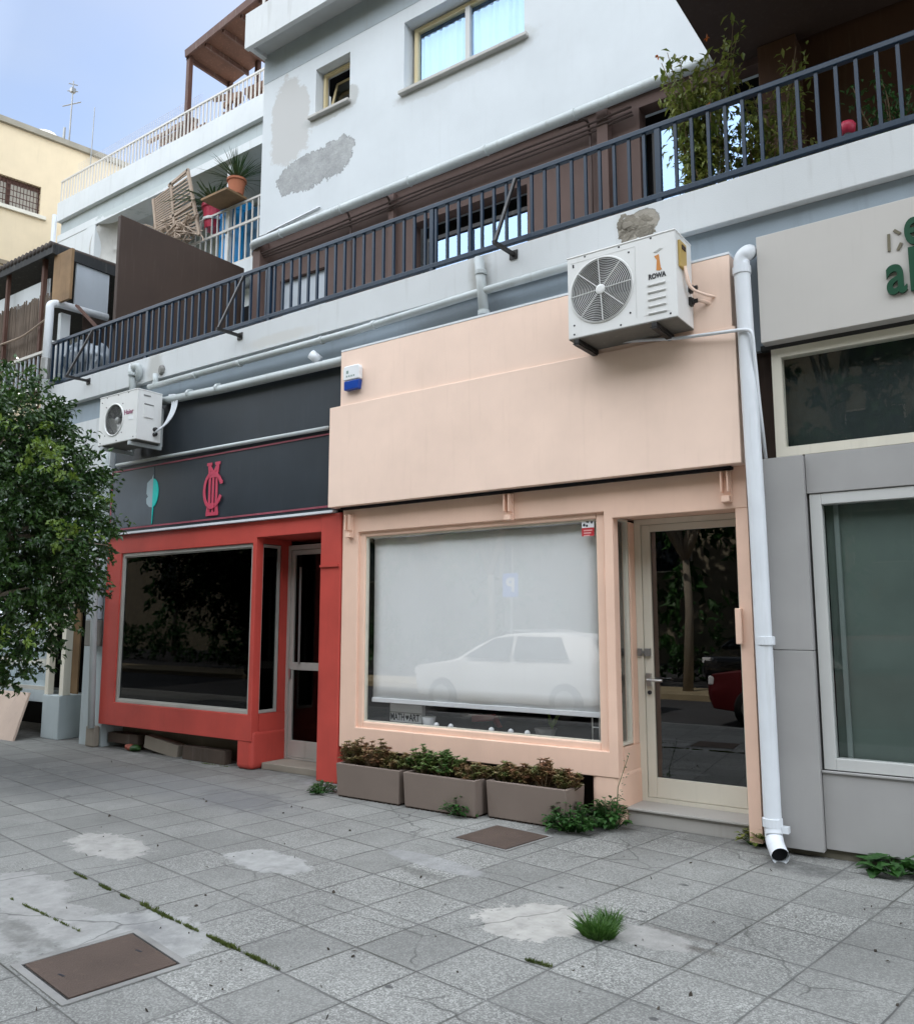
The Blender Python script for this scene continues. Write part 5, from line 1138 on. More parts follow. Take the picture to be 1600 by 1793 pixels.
for k in range(60):
    x = W(rnd(285, 462), 190, B+0.9)[0]; z = za-0.1+rnd(0, 1.25); wb.obox((x, B+0.9+rnd(-.2, .2), z), Vector((1, 0, rnd(-.3, .3))).normalized(), Vector((0, 1, 0)), Vector((0, 0, 1)), rnd(.1, .5), 0.03, rnd(.03, .09))
tag(wb.build('stacked_timber', paint('stacked_old_timber', (0.20, 0.11, 0.075), 0.8, 0.6, 0.4, 0.3), None), 'jumble of brown timber boards stacked behind the roof railing', 'timber')
# reclining slatted wooden frame
lt = thing('slatted_wooden_frame', W(300, 400, B-0.1), 'bleached wooden slatted frame leaning out over the set back balcony', 'lattice')
YL = B-0.12
def WL(px, py): return W(px, py, YL)
m_ = MB()
for a, b in (((269, 349), (274, 402)), ((300, 320), (308, 412)), ((329, 296), (350, 412)), ((299, 382), (337, 358)), ((296, 326), (330, 298))): m_.bar(WL(*a), WL(*b), 0.06, 0.05, (0, 1, 0))
m_.build('frame', 'wood_rail', lt)
m_ = MB()
for k in range(15):
    f_ = k/14; m_.bar(WL(269+5*f_, 351+52*f_), WL(300+7*f_, 327+83*f_*0.72), 0.03, 0.018, (0, 1, 0))
for k in range(16):
    f_ = k/15; m_.bar(WL(300+8*f_, 325+88*f_), WL(330+19*f_, 303+100*f_*0.92), 0.03, 0.018, (0, 1, 0))
m_.build('slats', 'wood_rail', lt)
random.seed(8)
m_ = MB()
for k in range(60):
    a = WL(rnd(275, 335), rnd(385, 415)); m_.tube([a, a+Vector((rnd(-.4, .4), rnd(-.1, .1), rnd(-.25, .25))), a+Vector((rnd(-.5, .5), rnd(-.1, .1), rnd(-.35, .1)))], 0.014, 5, bend=0.1)
tag(m_.build('dry_creeper', 'wood_rail', None), 'tangle of dry creeper stems hanging on the slatted wooden frame', 'creeper')
def spiky(name, c, n, L, label, mat='leaf_spike', potmat=None, pr=0.2, ph=0.3, wd=0.03, cat='plant', droop=0.5):
    t_ = thing(name, (c[0], c[1], c[2]), label, cat)
    if potmat:
        MB().lathe(c, [(pr*0.75, 0), (pr*0.95, ph*0.85), (pr*1.08, ph*0.86), (pr*1.08, ph), (pr*0.9, ph), (pr*0.85, ph*0.9)], 20).build('pot', potmat, t_)
    b = MB(); top = Vector(c)+Vector((0, 0, ph*0.92 if potmat else 0))
    for k in range(n):
        d = rdir(); d.z = abs(d.z)*1.4+0.35; d.normalize(); l_ = L*rnd(0.6, 1.1)
        side = d.cross(Vector((0, 0, 1)));
        if side.length < 1e-3: side = Vector((1, 0, 0))
        side.normalize(); i = len(b.v); p = top+Vector((d.x, d.y, 0))*pr*0.4*rnd(0, 1)
        for q in range(5):
            f_ = q/4; c_ = p+d*l_*f_+Vector((0, 0, -droop*l_*f_*f_*rnd(.6, 1)))+Vector((d.x, d.y, 0))*l_*f_*f_*droop*0.5
            w_ = wd*(1-f_)**0.7*(0.5+f_) if q else wd*0.5
            b.v += [tuple(c_-side*w_), tuple(c_+side*w_)]
        for q in range(4): a = i+q*2; b.f.append((a, a+1, a+3, a+2))
    b.build('leaves', mat, t_)
    return t_
p = W(414, 342, B-0.05)
spiky('potted_spiky_plant', (p[0], p[1], p[2]), 130, 0.72, 'spiky grassy plant in a terracotta pot on the wooden ledge', potmat='terracotta', pr=0.18, ph=0.32, wd=0.013, droop=0.25)
q = [W(378, 348, B-0.15), W(404, 337, B+0.0), W(424, 345, B+0.05), W(402, 362, B-0.35)]
xa, xb = W(380, 345, B)[0], W(424, 345, B)[0]
tag(MB().box(xa, xb, B-0.38, B+0.12, p[2]-0.05, p[2]-0.005).build('wooden_ledge', 'wood_plank', None), 'small wooden ledge jutting from the set back balcony under the terracotta pot', 'shelf')
p = W(374, 403, B+0.25)
t_ = spiky('potted_trailing_plant', (p[0], p[1], p[2]), 90, 0.9, 'drooping green plant in a red bucket with a white stripe', potmat='red_pot', pr=0.24, ph=0.52, wd=0.04, droop=0.75)
MB().lathe((p[0], p[1], p[2]+0.16), [(0.232, 0), (0.238, 0.05), (0.215, 0.05)], 20).build('white_stripe', 'white_plastic', t_)
p = W(416, 425, B+0.55); zb2 = W(416, 362, B+0.55)[2]
t_ = thing('blue_barrel', (p[0], p[1], 8.52), 'bright blue plastic barrel behind the short white railing', 'barrel')
MB().lathe((p[0], p[1], 8.52), [(0.34, 0), (0.37, 0.3), (0.37, zb2-8.52-0.15), (0.34, zb2-8.52-0.02), (0.30, zb2-8.52)], 24).build('drum', 'blue_barrel', t_, smooth=True)
MB().ring((p[0], p[1], zb2-0.25), Vector((1, 0, 0)), Vector((0, 1, 0)), 0.37, 0.02, 32).build('hoop', 'blue_barrel', t_, smooth=True)
tag(MB().box(W(428, 400, B+0.3)[0], W(456, 400, B+0.3)[0], B+0.28, B+0.34, 8.55, zB(440, 348)).build('hanging_cloth', 'blue_cloth', None), 'dark blue cloth hanging behind the white rail by the wall corner', 'cloth')
p = W(186, 440, B+0.3)
t_ = thing('satellite_dish', (p[0], p[1], p[2]-0.6), 'pale satellite dish in the recess above the canopy', 'dish')
b = MB(); n = 28
bx, by, bz = Vector((0.96, 0.28, 0)), Vector((0, 0, 1)), Vector((0.28, -0.96, 0))
for k in range(6):
    rr = 0.62*k/5
    for q in range(n): an = 2*math.pi*q/n; b.v.append(tuple(Vector((p[0]+0.25, p[1]+0.1, p[2]))+bx*rr*math.cos(an)*0.9+by*rr*math.sin(an)*1.1+bz*(0.25*(rr/0.62)**2)))
for k in range(5):
    for q in range(n): b.f.append((k*n+q, k*n+(q+1) % n, (k+1)*n+(q+1) % n, (k+1)*n+q))
o_ = b.build('reflector', 'sill', t_, smooth=True); md = o_.modifiers.new('s', 'SOLIDIFY'); md.thickness = 0.015
MB().tube([(p[0]+0.25, p[1]+0.15, p[2]), (p[0]+0.25, p[1]+0.45, p[2]-0.1), (p[0]+0.25, p[1]+0.5, p[2]-0.9)], 0.03, 8, bend=0.1).build('mount', 'grey_metal', t_)

# ------------------------------------------------------------------ yellow building far left
def at_dist(px, py, dist):
    r = ray(px, py); h = math.hypot(r[0], r[1]); return CAM+r*(dist/h)
q0 = at_dist(0, 213, 24.0); r1 = ray(160, 273); q1 = CAM+r1*((q0[2]-CAM[2])/r1[2])
dw = (q1-q0); dw.z = 0; dw.normalize(); nw = Vector((-dw.y, dw.x, 0))
if nw.dot(CAM-q0) < 0: nw = -nw
def YW(px, py):
    r = ray(px, py); return CAM+r*((q0-CAM).dot(nw)/r.dot(nw))
yb = thing('cream_building', (q0[0], q0[1], 0), 'cream yellow building with a flat roof at the far left', 'building')
aL = q0-dw*9; aR = q1+dw*3
def ypoly(a, b, z0, z1, th, off=0.0):
    n_ = nw*off
    return [Vector((a[0], a[1], z0))+n_, Vector((b[0], b[1], z0))+n_, Vector((b[0], b[1], z1))+n_, Vector((a[0], a[1], z1))+n_], -nw*th
wa, wb_ = YW(-60, 292), YW(73, 328); wz = YW(73, 328)[2]; wz2 = YW(70, 378)[2]
def yrect(mb, a, b, z0, z1, th, off=0.0): p_, e_ = ypoly(a, b, z0, z1, th, off); mb.poly3(p_, e_); return mb
wL, wR = Vector((wa[0], wa[1], 0)), Vector((wb_[0], wb_[1], 0))
m_ = MB(); yrect(m_, aL, wL, 0, q0[2], 6); yrect(m_, wR, aR, 0, q0[2], 6); yrect(m_, wL, wR, 0, wz2, 6); yrect(m_, wL, wR, wz, q0[2], 6)
m_.build('wall', 'yellow_wall', yb)
m_ = MB(); yrect(m_, aL, aR, q0[2]+0.002, q0[2]+0.16, 6.2, 0.10); m_.build('roof_coping', paint('grey_coping', (0.33, 0.30, 0.24), 0.9, 0.3, 0.3, 0.2), yb)
m_ = MB(); yrect(m_, wL, wR, wz2, wz, 0.02, -0.16); f = m_.build('window', paint('curtained_window', (0.55, 0.52, 0.44), 0.7, 0.15, 0.2, 0.0), yb)
m_ = MB(); dwv = (wR-wL).normalized(); Lw = (wR-wL).length; H_ = wz-wz2
for k in (0.0, 0.27, 0.55, 0.985): a = wL+dwv*Lw*k; yrect(m_, a, a+dwv*0.09, wz2, wz, 0.08, -0.12)
yrect(m_, wL, wR, wz-0.09, wz, 0.08, -0.115); yrect(m_, wL, wR, wz2, wz2+0.09, 0.08, -0.115); m_.build('window_frame', 'wood_red', f)
m_ = MB()
for k in range(1, 22): a = wL+dwv*Lw*k/22; yrect(m_, a, a+dwv*0.016, wz2, wz, 0.016, -0.06)
for k in range(1, 5): yrect(m_, wL, wR, wz2+H_*k/5, wz2+H_*k/5+0.018, 0.02, -0.05)
m_.build('window_bars', 'wood_red', f)
m_ = MB(); yrect(m_, wL-dwv*0.1, wR+dwv*0.15, wz2-0.10, wz2, 0.25, 0.08); m_.build('sill', 'alu_cream', f)
l0, l1 = YW(-60, 430), YW(30, 462)
m_ = MB(); yrect(m_, Vector((aL[0], aL[1], 0)), aR, l1[2]-0.12, l1[2], 0.2, 0.05); m_.build('string_course', paint('grey_ledge', (0.25, 0.2, 0.14), 0.9), yb)
def mast(px, py0, py1, lab, el, dist=24.5, rr=0.03):
    a, b = at_dist(px, py0, dist), at_dist(px+ (4 if el else 0), py1, dist); b = Vector((a[0]+0.05, a[1], b[2]))
    t_ = thing('roof_antenna', a, lab, 'antenna', 'aerials on the cream roof')
    MB().tube([a-Vector((0, 0, 0.5)), b], [rr, rr*0.6], 6).build('mast', 'grey_metal', t_)
    if el:
        m_ = MB(); 
        for f_, w_ in ((0.66, 0.3), (0.85, 0.10), (0.95, 0.06)): c = a+(b-a)*f_; m_.tube([c-Vector((w_, 0.1, 0)), c+Vector((w_, 0.1, 0))], 0.016, 5)
        c = a+(b-a)*0.86; m_.box(c[0]-0.06, c[0]+0.06, c[1]-0.06, c[1]+0.06, c[2]-0.06, c[2]+0.06); m_.build('crossbars', 'grey_metal', t_)
mast(120, 262, 142, 'tallest aerial with crossbars on the cream roof', True)
mast(160, 268, 188, 'thin bare whip aerial at the right end of the cream roof', False, rr=0.02)
mast(110, 258, 224, 'short stubby mast left of the tall aerial', False, rr=0.06)
p = at_dist(62, 243, 26)
t_ = thing('roof_dish', p, 'cream satellite dish peeping over the cream roof', 'dish')
b = MB()
for k in range(5):
    rr = 0.55*k/4
    for q in range(24): an = 2*math.pi*q/24; b.v.append(tuple(p+right*rr*1.1*math.cos(an)+Vector((0, 0, 1))*rr*0.75*math.sin(an)+fwd*(0.2*(rr/0.55)**2)))
for k in range(4):
    for q in range(24): b.f.append((k*24+q, k*24+(q+1) % 24, (k+1)*24+(q+1) % 24, (k+1)*24+q))
o_ = b.build('reflector', 'sill', t_, smooth=True); md = o_.modifiers.new('s', 'SOLIDIFY'); md.thickness = 0.02
MB().tube([p-Vector((0, 0, 1.0)), p], 0.05, 6).build('mount', 'grey_metal', t_)

# ------------------------------------------------------------------ foliage
def crown(mb, blobs, n, L, Wd, up_bias=0.3, shell=0.55):
    tot = sum(b[1].x*b[1].y*b[1].z for b in blobs)
    for (c, r) in blobs:
        k = int(n*(r.x*r.y*r.z)/tot); nc = max(k//16, 1)
        for q in range(nc):
            d = rdir(); rad = shell+(1-shell)*random.random()**0.6
            if random.random() < 0.18: rad *= 0.6
            cc_ = Vector(c)+Vector((d.x*r.x, d.y*r.y, d.z*r.z))*rad
            tw = (Vector((d.x, d.y, d.z*0.5+rnd(-.6, .3)))).normalized(); L2 = L*rnd(2.0, 3.6)
            for s_ in range(16):
                f_ = random.random(); p = cc_+tw*L2*(f_-0.3)+rdir()*L*0.5
                dd = (tw*0.8+rdir()*0.9+Vector((0, 0, -0.25))).normalized(); nn = (Vector((0, 0, 1))*up_bias+rdir()*0.6+d*0.5).normalized()
                mb.leaf(p, dd, nn, L*rnd(0.7, 1.25), Wd*rnd(0.8, 1.2))
    return mb
def blob(px, py, d, rp, sq=1.0):
    c = P(px, py, d); r = rp*d/FPX; return (c, Vector((r, r, r*sq)))
random.seed(21)
tp = P(-90, 900, 8.3); tb = Vector((tp[0], tp[1], 0))
ft = thing('street_tree', tb, 'leafy dark green street tree at the left edge in front of the old shop', 'tree')
D0 = 8.4
bl = [blob(-60, 860, D0, 185, 1.25), blob(20, 740, D0, 95), blob(70, 830, D0+0.1, 105), blob(118, 905, D0, 66), blob(60, 950, D0-.2, 120), blob(150, 930, D0, 38, .8), blob(110, 1020, D0, 70), blob(30, 1080, D0-.1, 85), blob(0, 1170, D0, 50), blob(50, 1150, D0+.1, 42), blob(-30, 680, D0, 70), blob(190, 955, D0, 18, .6), blob(20, 665, D0, 40), blob(172, 1000, D0+.1, 20, 1.3), blob(-10, 900, D0+.5, 200), blob(100, 1100, D0, 25), blob(8, 1215, D0, 20), blob(60, 1040, D0, 95), blob(20, 1130, D0+.2, 70), blob(122, 985, D0+.1, 58)]
cr_ = crown(MB(), bl, 40000, 0.069, 0.036, 0.35)
cr_.build('crown', 'leaf_tree', ft)
yl = crown(MB(), [blob(45, 1095, D0-0.9, 26), blob(200, 872, D0-.1, 14), blob(105, 800, D0-.9, 40), blob(130, 930, D0-.6, 40), blob(80, 1090, D0-.5, 25), blob(0, 1130, D0-.8, 30), blob(60, 770, D0-.7, 45)], 520, 0.064, 0.034, 0.5, 0.2)
yl.build('young_leaves', 'leaf_young', ft)
tk = MB(); top = P(-70, 900, 8.4)
tk.tube([tb, tb+Vector((0.05, 0.03, 0.7)), tb+Vector((0.02, 0.0, 1.4)), top], [0.10, 0.085, 0.075, 0.05], 10)
for b_ in bl[:12]: m0 = tb+(top-tb)*rnd(.45, .95); c_ = b_[0]; tk.tube([m0, m0+(c_-m0)*0.5+Vector((0, 0, 0.12)), c_], [0.035, 0.02, 0.006], 6, bend=0.2)
tk.build('trunk', 'bark', ft, smooth=True)

# planters with succulents
def planter(px0, px1, pyb0, pyb1, ytop, label, seed, mats):
    random.seed(seed)
    a, b = G(px0, pyb0), G(px1, pyb1)
    x0, y0, x1 = a[0], (a[1]+b[1])/2, b[0]
    h = 0.285; dpt = 0.30
    t_ = thing('planter_box', ((x0+x1)/2, y0+dpt/2, 0), label, 'planter', 'planter boxes under the pink window')
    m_ = MB(); m_.frame(x0, x1, 0, 1, 0, 1, 0.01)
    b_ = MB(); e = 0.012; t0 = 0.03
    v = []
    for (z, k) in ((0.012, 0.0), (h, e)):
        v += [(x0-k+e, y0-k+e, z), (x1+k-e, y0-k+e, z), (x1+k-e, y0+dpt+k-e, z), (x0-k+e, y0+dpt+k-e, z)]
    v += [(x0+t0, y0+t0, h), (x1-t0, y0+t0, h), (x1-t0, y0+dpt-t0, h), (x0+t0, y0+dpt-t0, h), (x0+t0, y0+t0, h-0.06), (x1-t0, y0+t0, h-0.06), (x1-t0, y0+dpt-t0, h-0.06), (x0+t0, y0+dpt-t0, h-0.06)]
    b_.v = v; b_.f = [(0, 1, 2, 3)]
    for s_ in (0, 4, 8):
        for q in range(4): b_.f.append((s_+q, s_+(q+1) % 4, s_+4+(q+1) % 4, s_+4+q))
    b_.build('box', 'planter', t_, bevel=0.006)
    MB().box(x0+t0+0.001, x1-t0-0.001, y0+t0+0.001, y0+dpt-t0-0.001, h-0.06, h-0.025).build('soil', 'soil', t_)
    ft_ = MB()
    for k in range(14): x = x0+0.03+(x1-x0-0.06)*k/13; ft_.box(x-0.012, x+0.012, y0+0.02, y0+0.05, 0.0, 0.0115)
    ft_.box(x0+0.03, x1-0.03, y0+0.06, y0+dpt-0.03, 0.0, 0.0115).build('base_ridge', 'brown_dark', t_)
    return x0, x1, y0, y0+dpt, h
def succulent(x, y, z, R_, H_, mat, label, n=26):
    t_ = thing('succulent_plant', (x, y, z), label, 'plant', 'succulents in the planter boxes')
    s_ = MB(); l_ = MB()
    for k in range(n):
        an = rnd(0, 6.28); rr = R_*math.sqrt(random.random()); tipx, tipy = x+rr*math.cos(an)*1.15, y+rr*math.sin(an)*0.75; hz = z+H_*rnd(0.35, 1.0)*(1-0.45*(rr/R_)**2)
        s_.tube([(x+rr*0.3*math.cos(an), y+rr*0.3*math.sin(an), z-0.03), (tipx, tipy, hz)], 0.004, 4)
        for f_ in (0.3, 0.5, 0.68, 0.85, 1.0):
            c = Vector((x+(tipx-x)*f_, y+(tipy-y)*f_, z+(hz-z)*f_))
            for q in range(9):
                a2 = q*2.4+rnd(0, .5); e = rnd(0.1, 0.9); l_.leaf(c, (math.cos(a2), math.sin(a2), e), (0, 0, 1), rnd(.026, .044), rnd(.016, .024), 0.3)
    s_.build('stems', 'twig', t_); l_.build('leaves', mat, t_)
rows = [(585, 700, 1395, 1412, 'taupe planter box at the left, next to the red pillar', 31), (702, 834, 1415, 1434, 'middle taupe planter box of the row under the pink window', 32), (837, 1004, 1437, 1450, 'longest taupe planter box at the right end of the row', 33)]
plab = {0: [('left end of the left planter, leaning towards the red pillar', 'leaf_succ', .24), ('tallest reddish succulent in the left planter', 'leaf_succ', .25), ('right end of the left planter', 'leaf_succ', .16)],
        1: [('left end of the middle planter, bright green', 'leaf_succ_g', .24), ('centre of the middle planter, dense and green', 'leaf_succ_g', .22), ('right end of the middle planter, low and reddish', 'leaf_succ', .14)],
        2: [('left end of the long planter, low and reddish', 'leaf_succ', .15), ('left centre of the long planter', 'leaf_succ', .17), ('right centre of the long planter, tall', 'leaf_succ', .22), ('right end of the long planter, trailing over its edge', 'leaf_succ', .16)]}
for i, r_ in enumerate(rows):
    x0, x1, y0, y1, h = planter(r_[0], r_[1], r_[2], r_[3], 0, r_[4], r_[5], None)
    n_ = len(plab[i])
    for k, (lab, mt, hh) in enumerate(plab[i]):
        succulent(x0+(x1-x0)*(k+0.5)/n_, (y0+y1)/2-0.01, h-0.03, (x1-x0)/n_*0.66, hh*1.0, mt, 'succulent at the '+lab, 62)

def weed(px, py, R_, H_, n, label, mat='leaf_weed', leafL=0.07, dy=0.0, name='weed', stalk=False):
    c = G(px, py); c.y += dy; t_ = thing(name, (c[0], c[1], 0), label, 'weed')
    s_, l_ = MB(), MB()
    for k in range(n):
        an = rnd(0, 6.28); rr = R_*math.sqrt(random.random()); d = Vector((math.cos(an), math.sin(an), 0))
        tip = Vector((c[0], c[1], 0))+d*rr+Vector((0, 0, H_*rnd(0.25, 1.0)*(1-0.6*(rr/R_)**2)+0.01))
        b0_ = Vector((c[0], c[1], 0))+d*rr*0.4
        s_.tube([b0_, tip], 0.0025, 4)
        for q in range(3):
            dd = (d+rdir()*0.9); dd.z = dd.z*0.4+0.1; l_.leaf(tip-(tip-b0_)*0.12*q, dd, (0, 0, 1), leafL*rnd(.6, 1.15), leafL*rnd(.5, .75), 0.12)
    if stalk:
        a = Vector((c[0]+0.05, c[1], 0.05)); b_ = a+Vector((0.10, 0.02, H_*1.9)); s_.tube([a, a+Vector((0.02, 0, H_*1.0)), b_], [0.004, 0.003, 0.002], 5)
        for k in range(18): p_ = a+(b_-a)*rnd(.35, 1.0); l_.leaf(p_+rdir()*0.015, rdir(), (0, 0, 1), 0.022, 0.014)
    s_.build('stems', 'leaf_weed', t_); l_.build('leaves', mat, t_)
random.seed(51)
weed(563, 1388, 0.12, 0.11, 60, 'small weed at the foot of the red pillar', leafL=0.045)
weed(815, 1424, 0.16, 0.17, 90, 'weed growing between the middle and the long planter', leafL=0.05, dy=-0.05)
weed(1005, 1452, 0.21, 0.20, 150, 'wide bushy weed before the right end of the long planter', leafL=0.055, dy=-0.03)
weed(1068, 1450, 0.13, 0.25, 95, 'tall weed with a thin dry stalk at the pink plinth', leafL=0.06, stalk=True)
weed(1322, 1482, 0.10, 0.15, 34, 'olive weed beside the outlet of the tall downpipe', 'leaf_climb', 0.055, dy=0.03)
weed(1562, 1528, 0.15, 0.10, 26, 'broad leaved dark weed at the foot of the grey apron panel', leafL=0.13)
def tuft(px, py, R_, H_, n, label):
    c = G(px, py); t_ = thing('grass_tuft', (c[0], c[1], 0), label, 'grass tuft'); l_ = MB()
    for k in range(n):
        an = rnd(0, 6.28); rr = R_*math.sqrt(random.random()); p = Vector((c[0]+rr*math.cos(an), c[1]+rr*math.sin(an)*0.8, 0)); d = Vector((math.cos(an)*rr/R_*0.8+rnd(-.3, .3), math.sin(an)*rr/R_*0.8+rnd(-.3, .3), 1)).normalized(); h = H_*(rnd(.3, 1.0) if random.random() < .8 else rnd(.9, 1.45)); p += Vector((rnd(-.03, .03), rnd(-.02, .02), 0))*random.random()**2
        s_ = d.cross(rdir()).normalized()*0.0025; i = len(l_.v); m_ = p+d*h*0.6; e = p+d*h+Vector((d.x, d.y, -0.15))*h*0.3
        l_.v += [tuple(p-s_), tuple(p+s_), tuple(m_+s_*0.8), tuple(m_-s_*0.8), tuple(e)]; l_.f += [(i, i+1, i+2, i+3), (i+3, i+2, i+4)]
    l_.build('blades', 'grass', t_)
tuft(1046, 1640, 0.065, 0.095, 800, 'bright green grass tuft standing alone in the paving')
tuft(1066, 1620, 0.04, 0.08, 260, 'thinner grass tuft just behind the bright one')
# moss and grass in the joints: nobody could count it
ms = MB()
def joint_line(a, b, dens, w_, h_):
    A_, B_ = G(*a), G(*b); L_ = (B_-A_).length
    for k in range(int(L_*dens)):
        f_ = random.random()
        q_ = noise.noise((A_+(B_-A_)*f_)*6.0)+0.5*noise.noise((A_+(B_-A_)*f_)*21.0)+0.25
        if random.random() > q_*1.5: continue
        ww = w_*min(max(q_, 0.15), 0.9); p = A_+(B_-A_)*f_+Vector((random.gauss(0, ww*0.6), random.gauss(0, ww*0.6), 0)); d = Vector((rnd(-.7, .7), rnd(-.7, .7), 1)).normalized()
        ms.leaf(p, d, rdir(), h_*rnd(.5, 1.3), 0.004)
joint_line((130, 1530), (490, 1700), 2600, 0.012, 0.018); joint_line((235, 1577), (275, 1594), 3200, 0.02, 0.022); joint_line((390, 1655), (420, 1664), 3000, 0.02, 0.02)
joint_line((20, 1575), (140, 1632), 1500, 0.012, 0.014); joint_line((920, 1683), (965, 1695), 2200, 0.012, 0.02); joint_line((330, 1334), (400, 1343), 700, 0.02, 0.015)
tag(ms.build('joint_moss', 'moss', None), kind='stuff'); bpy.data.objects['joint_moss']['label'] = 'moss and short grass growing along the slab joints'; bpy.data.objects['joint_moss']['category'] = 'moss'

# bits of leaf and grit lying about: too many to count
lt_ = MB(); random.seed(77)
for k in range(420):
    px, py = rnd(0, 1600), 1330+460*random.random()**1.3
    c = G(px, py)
    if c[1] > -0.25 or c[0] < -6: continue
    if random.random() > 0.35+0.9*noise.noise(c*1.1): continue
    if random.random() < 0.5: lt_.leaf(c+Vector((0, 0, 0.004)), (rnd(-1, 1), rnd(-1, 1), 0.08), (0, 0, 1), rnd(.012, .035), rnd(.006, .014), 0.3)
    else:
        r_ = rnd(.003, .008); lt_.obox(c+Vector((0, 0, r_*0.6)), rdir(), rdir(), Vector((0, 0, 1)), r_, r_, r_*0.6)
o_ = tag(lt_.build('leaf_litter', paint('dry_leaf_bits', (0.075, 0.06, 0.045), 0.9, 0.6, 0.0, 0.0, fine=40), None), 'dry leaf bits and grit scattered over the paving', 'litter', kind='stuff')
# manhole covers
def manhole(corners, rim, label, holes):
    q = [G(*c) for c in corners]; c = sum(q, Vector())/4
    t_ = thing('manhole_cover', (c[0], c[1], 0), label, 'manhole cover', 'iron covers in the pavement')
    o_ = [c+(v-c)*(1+rim/(v-c).length) for v in q]; m_ = MB()
    i_ = [c+(v-c)*(1+0.012/(v-c).length) for v in q]
    for k in range(4):
        a, b, d, e = o_[k], o_[(k+1) % 4], i_[(k+1) % 4], i_[k]; m_.poly3([(v[0], v[1], 0.001) for v in (a, b, d, e)], (0, 0, 0.006))
    m_.build('cement_rim', 'cement', t_)
    g_ = MB()
    for k in range(4):
        a, b, d, e = i_[k], i_[(k+1) % 4], c+(q[(k+1) % 4]-c)*0.995, c+(q[k]-c)*0.995; g_.poly3([(v[0], v[1], 0.0008) for v in (a, b, d, e)], (0, 0, 0.003))
    g_.build('frame_gap', 'black_metal', t_)
    MB().poly3([(v[0], v[1], 0.001) for v in [c+(v_-c)*0.985 for v_ in q]], (0, 0, 0.009)).build('plate', 'rust', t_, bevel=0.003)
    h_ = MB()
    for px, py in holes: p = G(px, py); h_.box(p[0]-0.022, p[0]+0.022, p[1]-0.006, p[1]+0.006, 0.0101, 0.0108)
    if holes: h_.build('lifting_slot', 'ink', t_)
manhole([(42, 1692), (232, 1637), (312, 1690), (120, 1752)], 0.06, 'large rusty iron cover in the lower left of the pavement', [(243, 1669), (108, 1712)])
manhole([(798, 1468), (870, 1447), (960, 1466), (885, 1489)], 0.035, 'small brown iron cover in front of the long planter', [])

# plants on the right end of the balcony
def climber(px, pyt, Y, spread, label, n, seed, mat='leaf_climb', flowers=0, L=0.09):
    random.seed(seed)
    b0_ = W(px, 330, Y); top = W(px, pyt, Y); base = Vector((b0_[0], Y, 4.6)); H_ = top[2]-4.6
    t_ = thing('balcony_plant', base, label, 'plant', 'tall plants behind the blue railing')
    MB().lathe(base, [(0.13, 0), (0.17, 0.28), (0.18, 0.28), (0.18, 0.32), (0.15, 0.32), (0.14, 0.28)], 16).build('pot', 'terracotta', t_)
    s_, l_, f_ = MB(), MB(), MB()
    for k in range(n):
        e = base+Vector((rnd(-spread, spread), rnd(-.25, .25), H_*rnd(.45, 1.0))); m_ = base+Vector((rnd(-.08, .08), rnd(-.08, .08), 0.3)); mid = m_+(e-m_)*0.55+Vector((rnd(-.08, .08), 0, 0.1))
        s_.tube([m_, mid, e], [0.008, 0.006, 0.003], 5, bend=0.3)
        for q in range(80):
            u_ = rnd(.12, 1.0); p = (m_+(mid-m_)*u_/0.6) if u_ < 0.6 else (mid+(e-mid)*(u_-0.6)/0.4); p = p+rdir()*rnd(.02, .14)
            l_.leaf(p, rdir()+Vector((0, 0, -0.2)), (0, -0.3, 1), L*rnd(.6, 1.1), L*rnd(.3, .5))
    for k in range(flowers):
        p = base+Vector((rnd(-spread, spread), rnd(-.2, 0), H_*rnd(.6, .95)))
        for q in range(6): f_.leaf(p, rdir(), rdir(), 0.035, 0.022)
    s_.build('stems', 'twig', t_, smooth=True); l_.build('leaves', mat, t_)
    if flowers: f_.build('flowers', 'petal', t_)
climber(1232, 62, 0.75, 0.38, 'tallest yellowish green climber before the balcony door', 30, 61, flowers=4, L=0.10)
climber(1335, 120, 0.9, 0.42, 'darker sparser climber right of the tallest one', 20, 62, L=0.085)
climber(1565, 130, 0.8, 0.25, 'thin dark plant at the far right end of the railing', 9, 63, 'leaf_weed', 0, 0.07)
p = W(1482, 214, 0.6)
t_ = thing('red_flower_pot', (p[0], 0.6, 4.7), 'small round red pot seen between the railing bars', 'pot')
MB().lathe((p[0], 0.6, p[2]-0.10), [(0.03, 0), (0.055, 0.02), (0.062, 0.07), (0.05, 0.09)], 16).build('bowl', 'red_pot', t_, smooth=True)
MB().lathe((p[0], 0.6, 4.56), [(0.09, 0), (0.03, 0.04), (0.03, p[2]-0.10-4.56)], 12).build('stand', 'black_metal', t_)

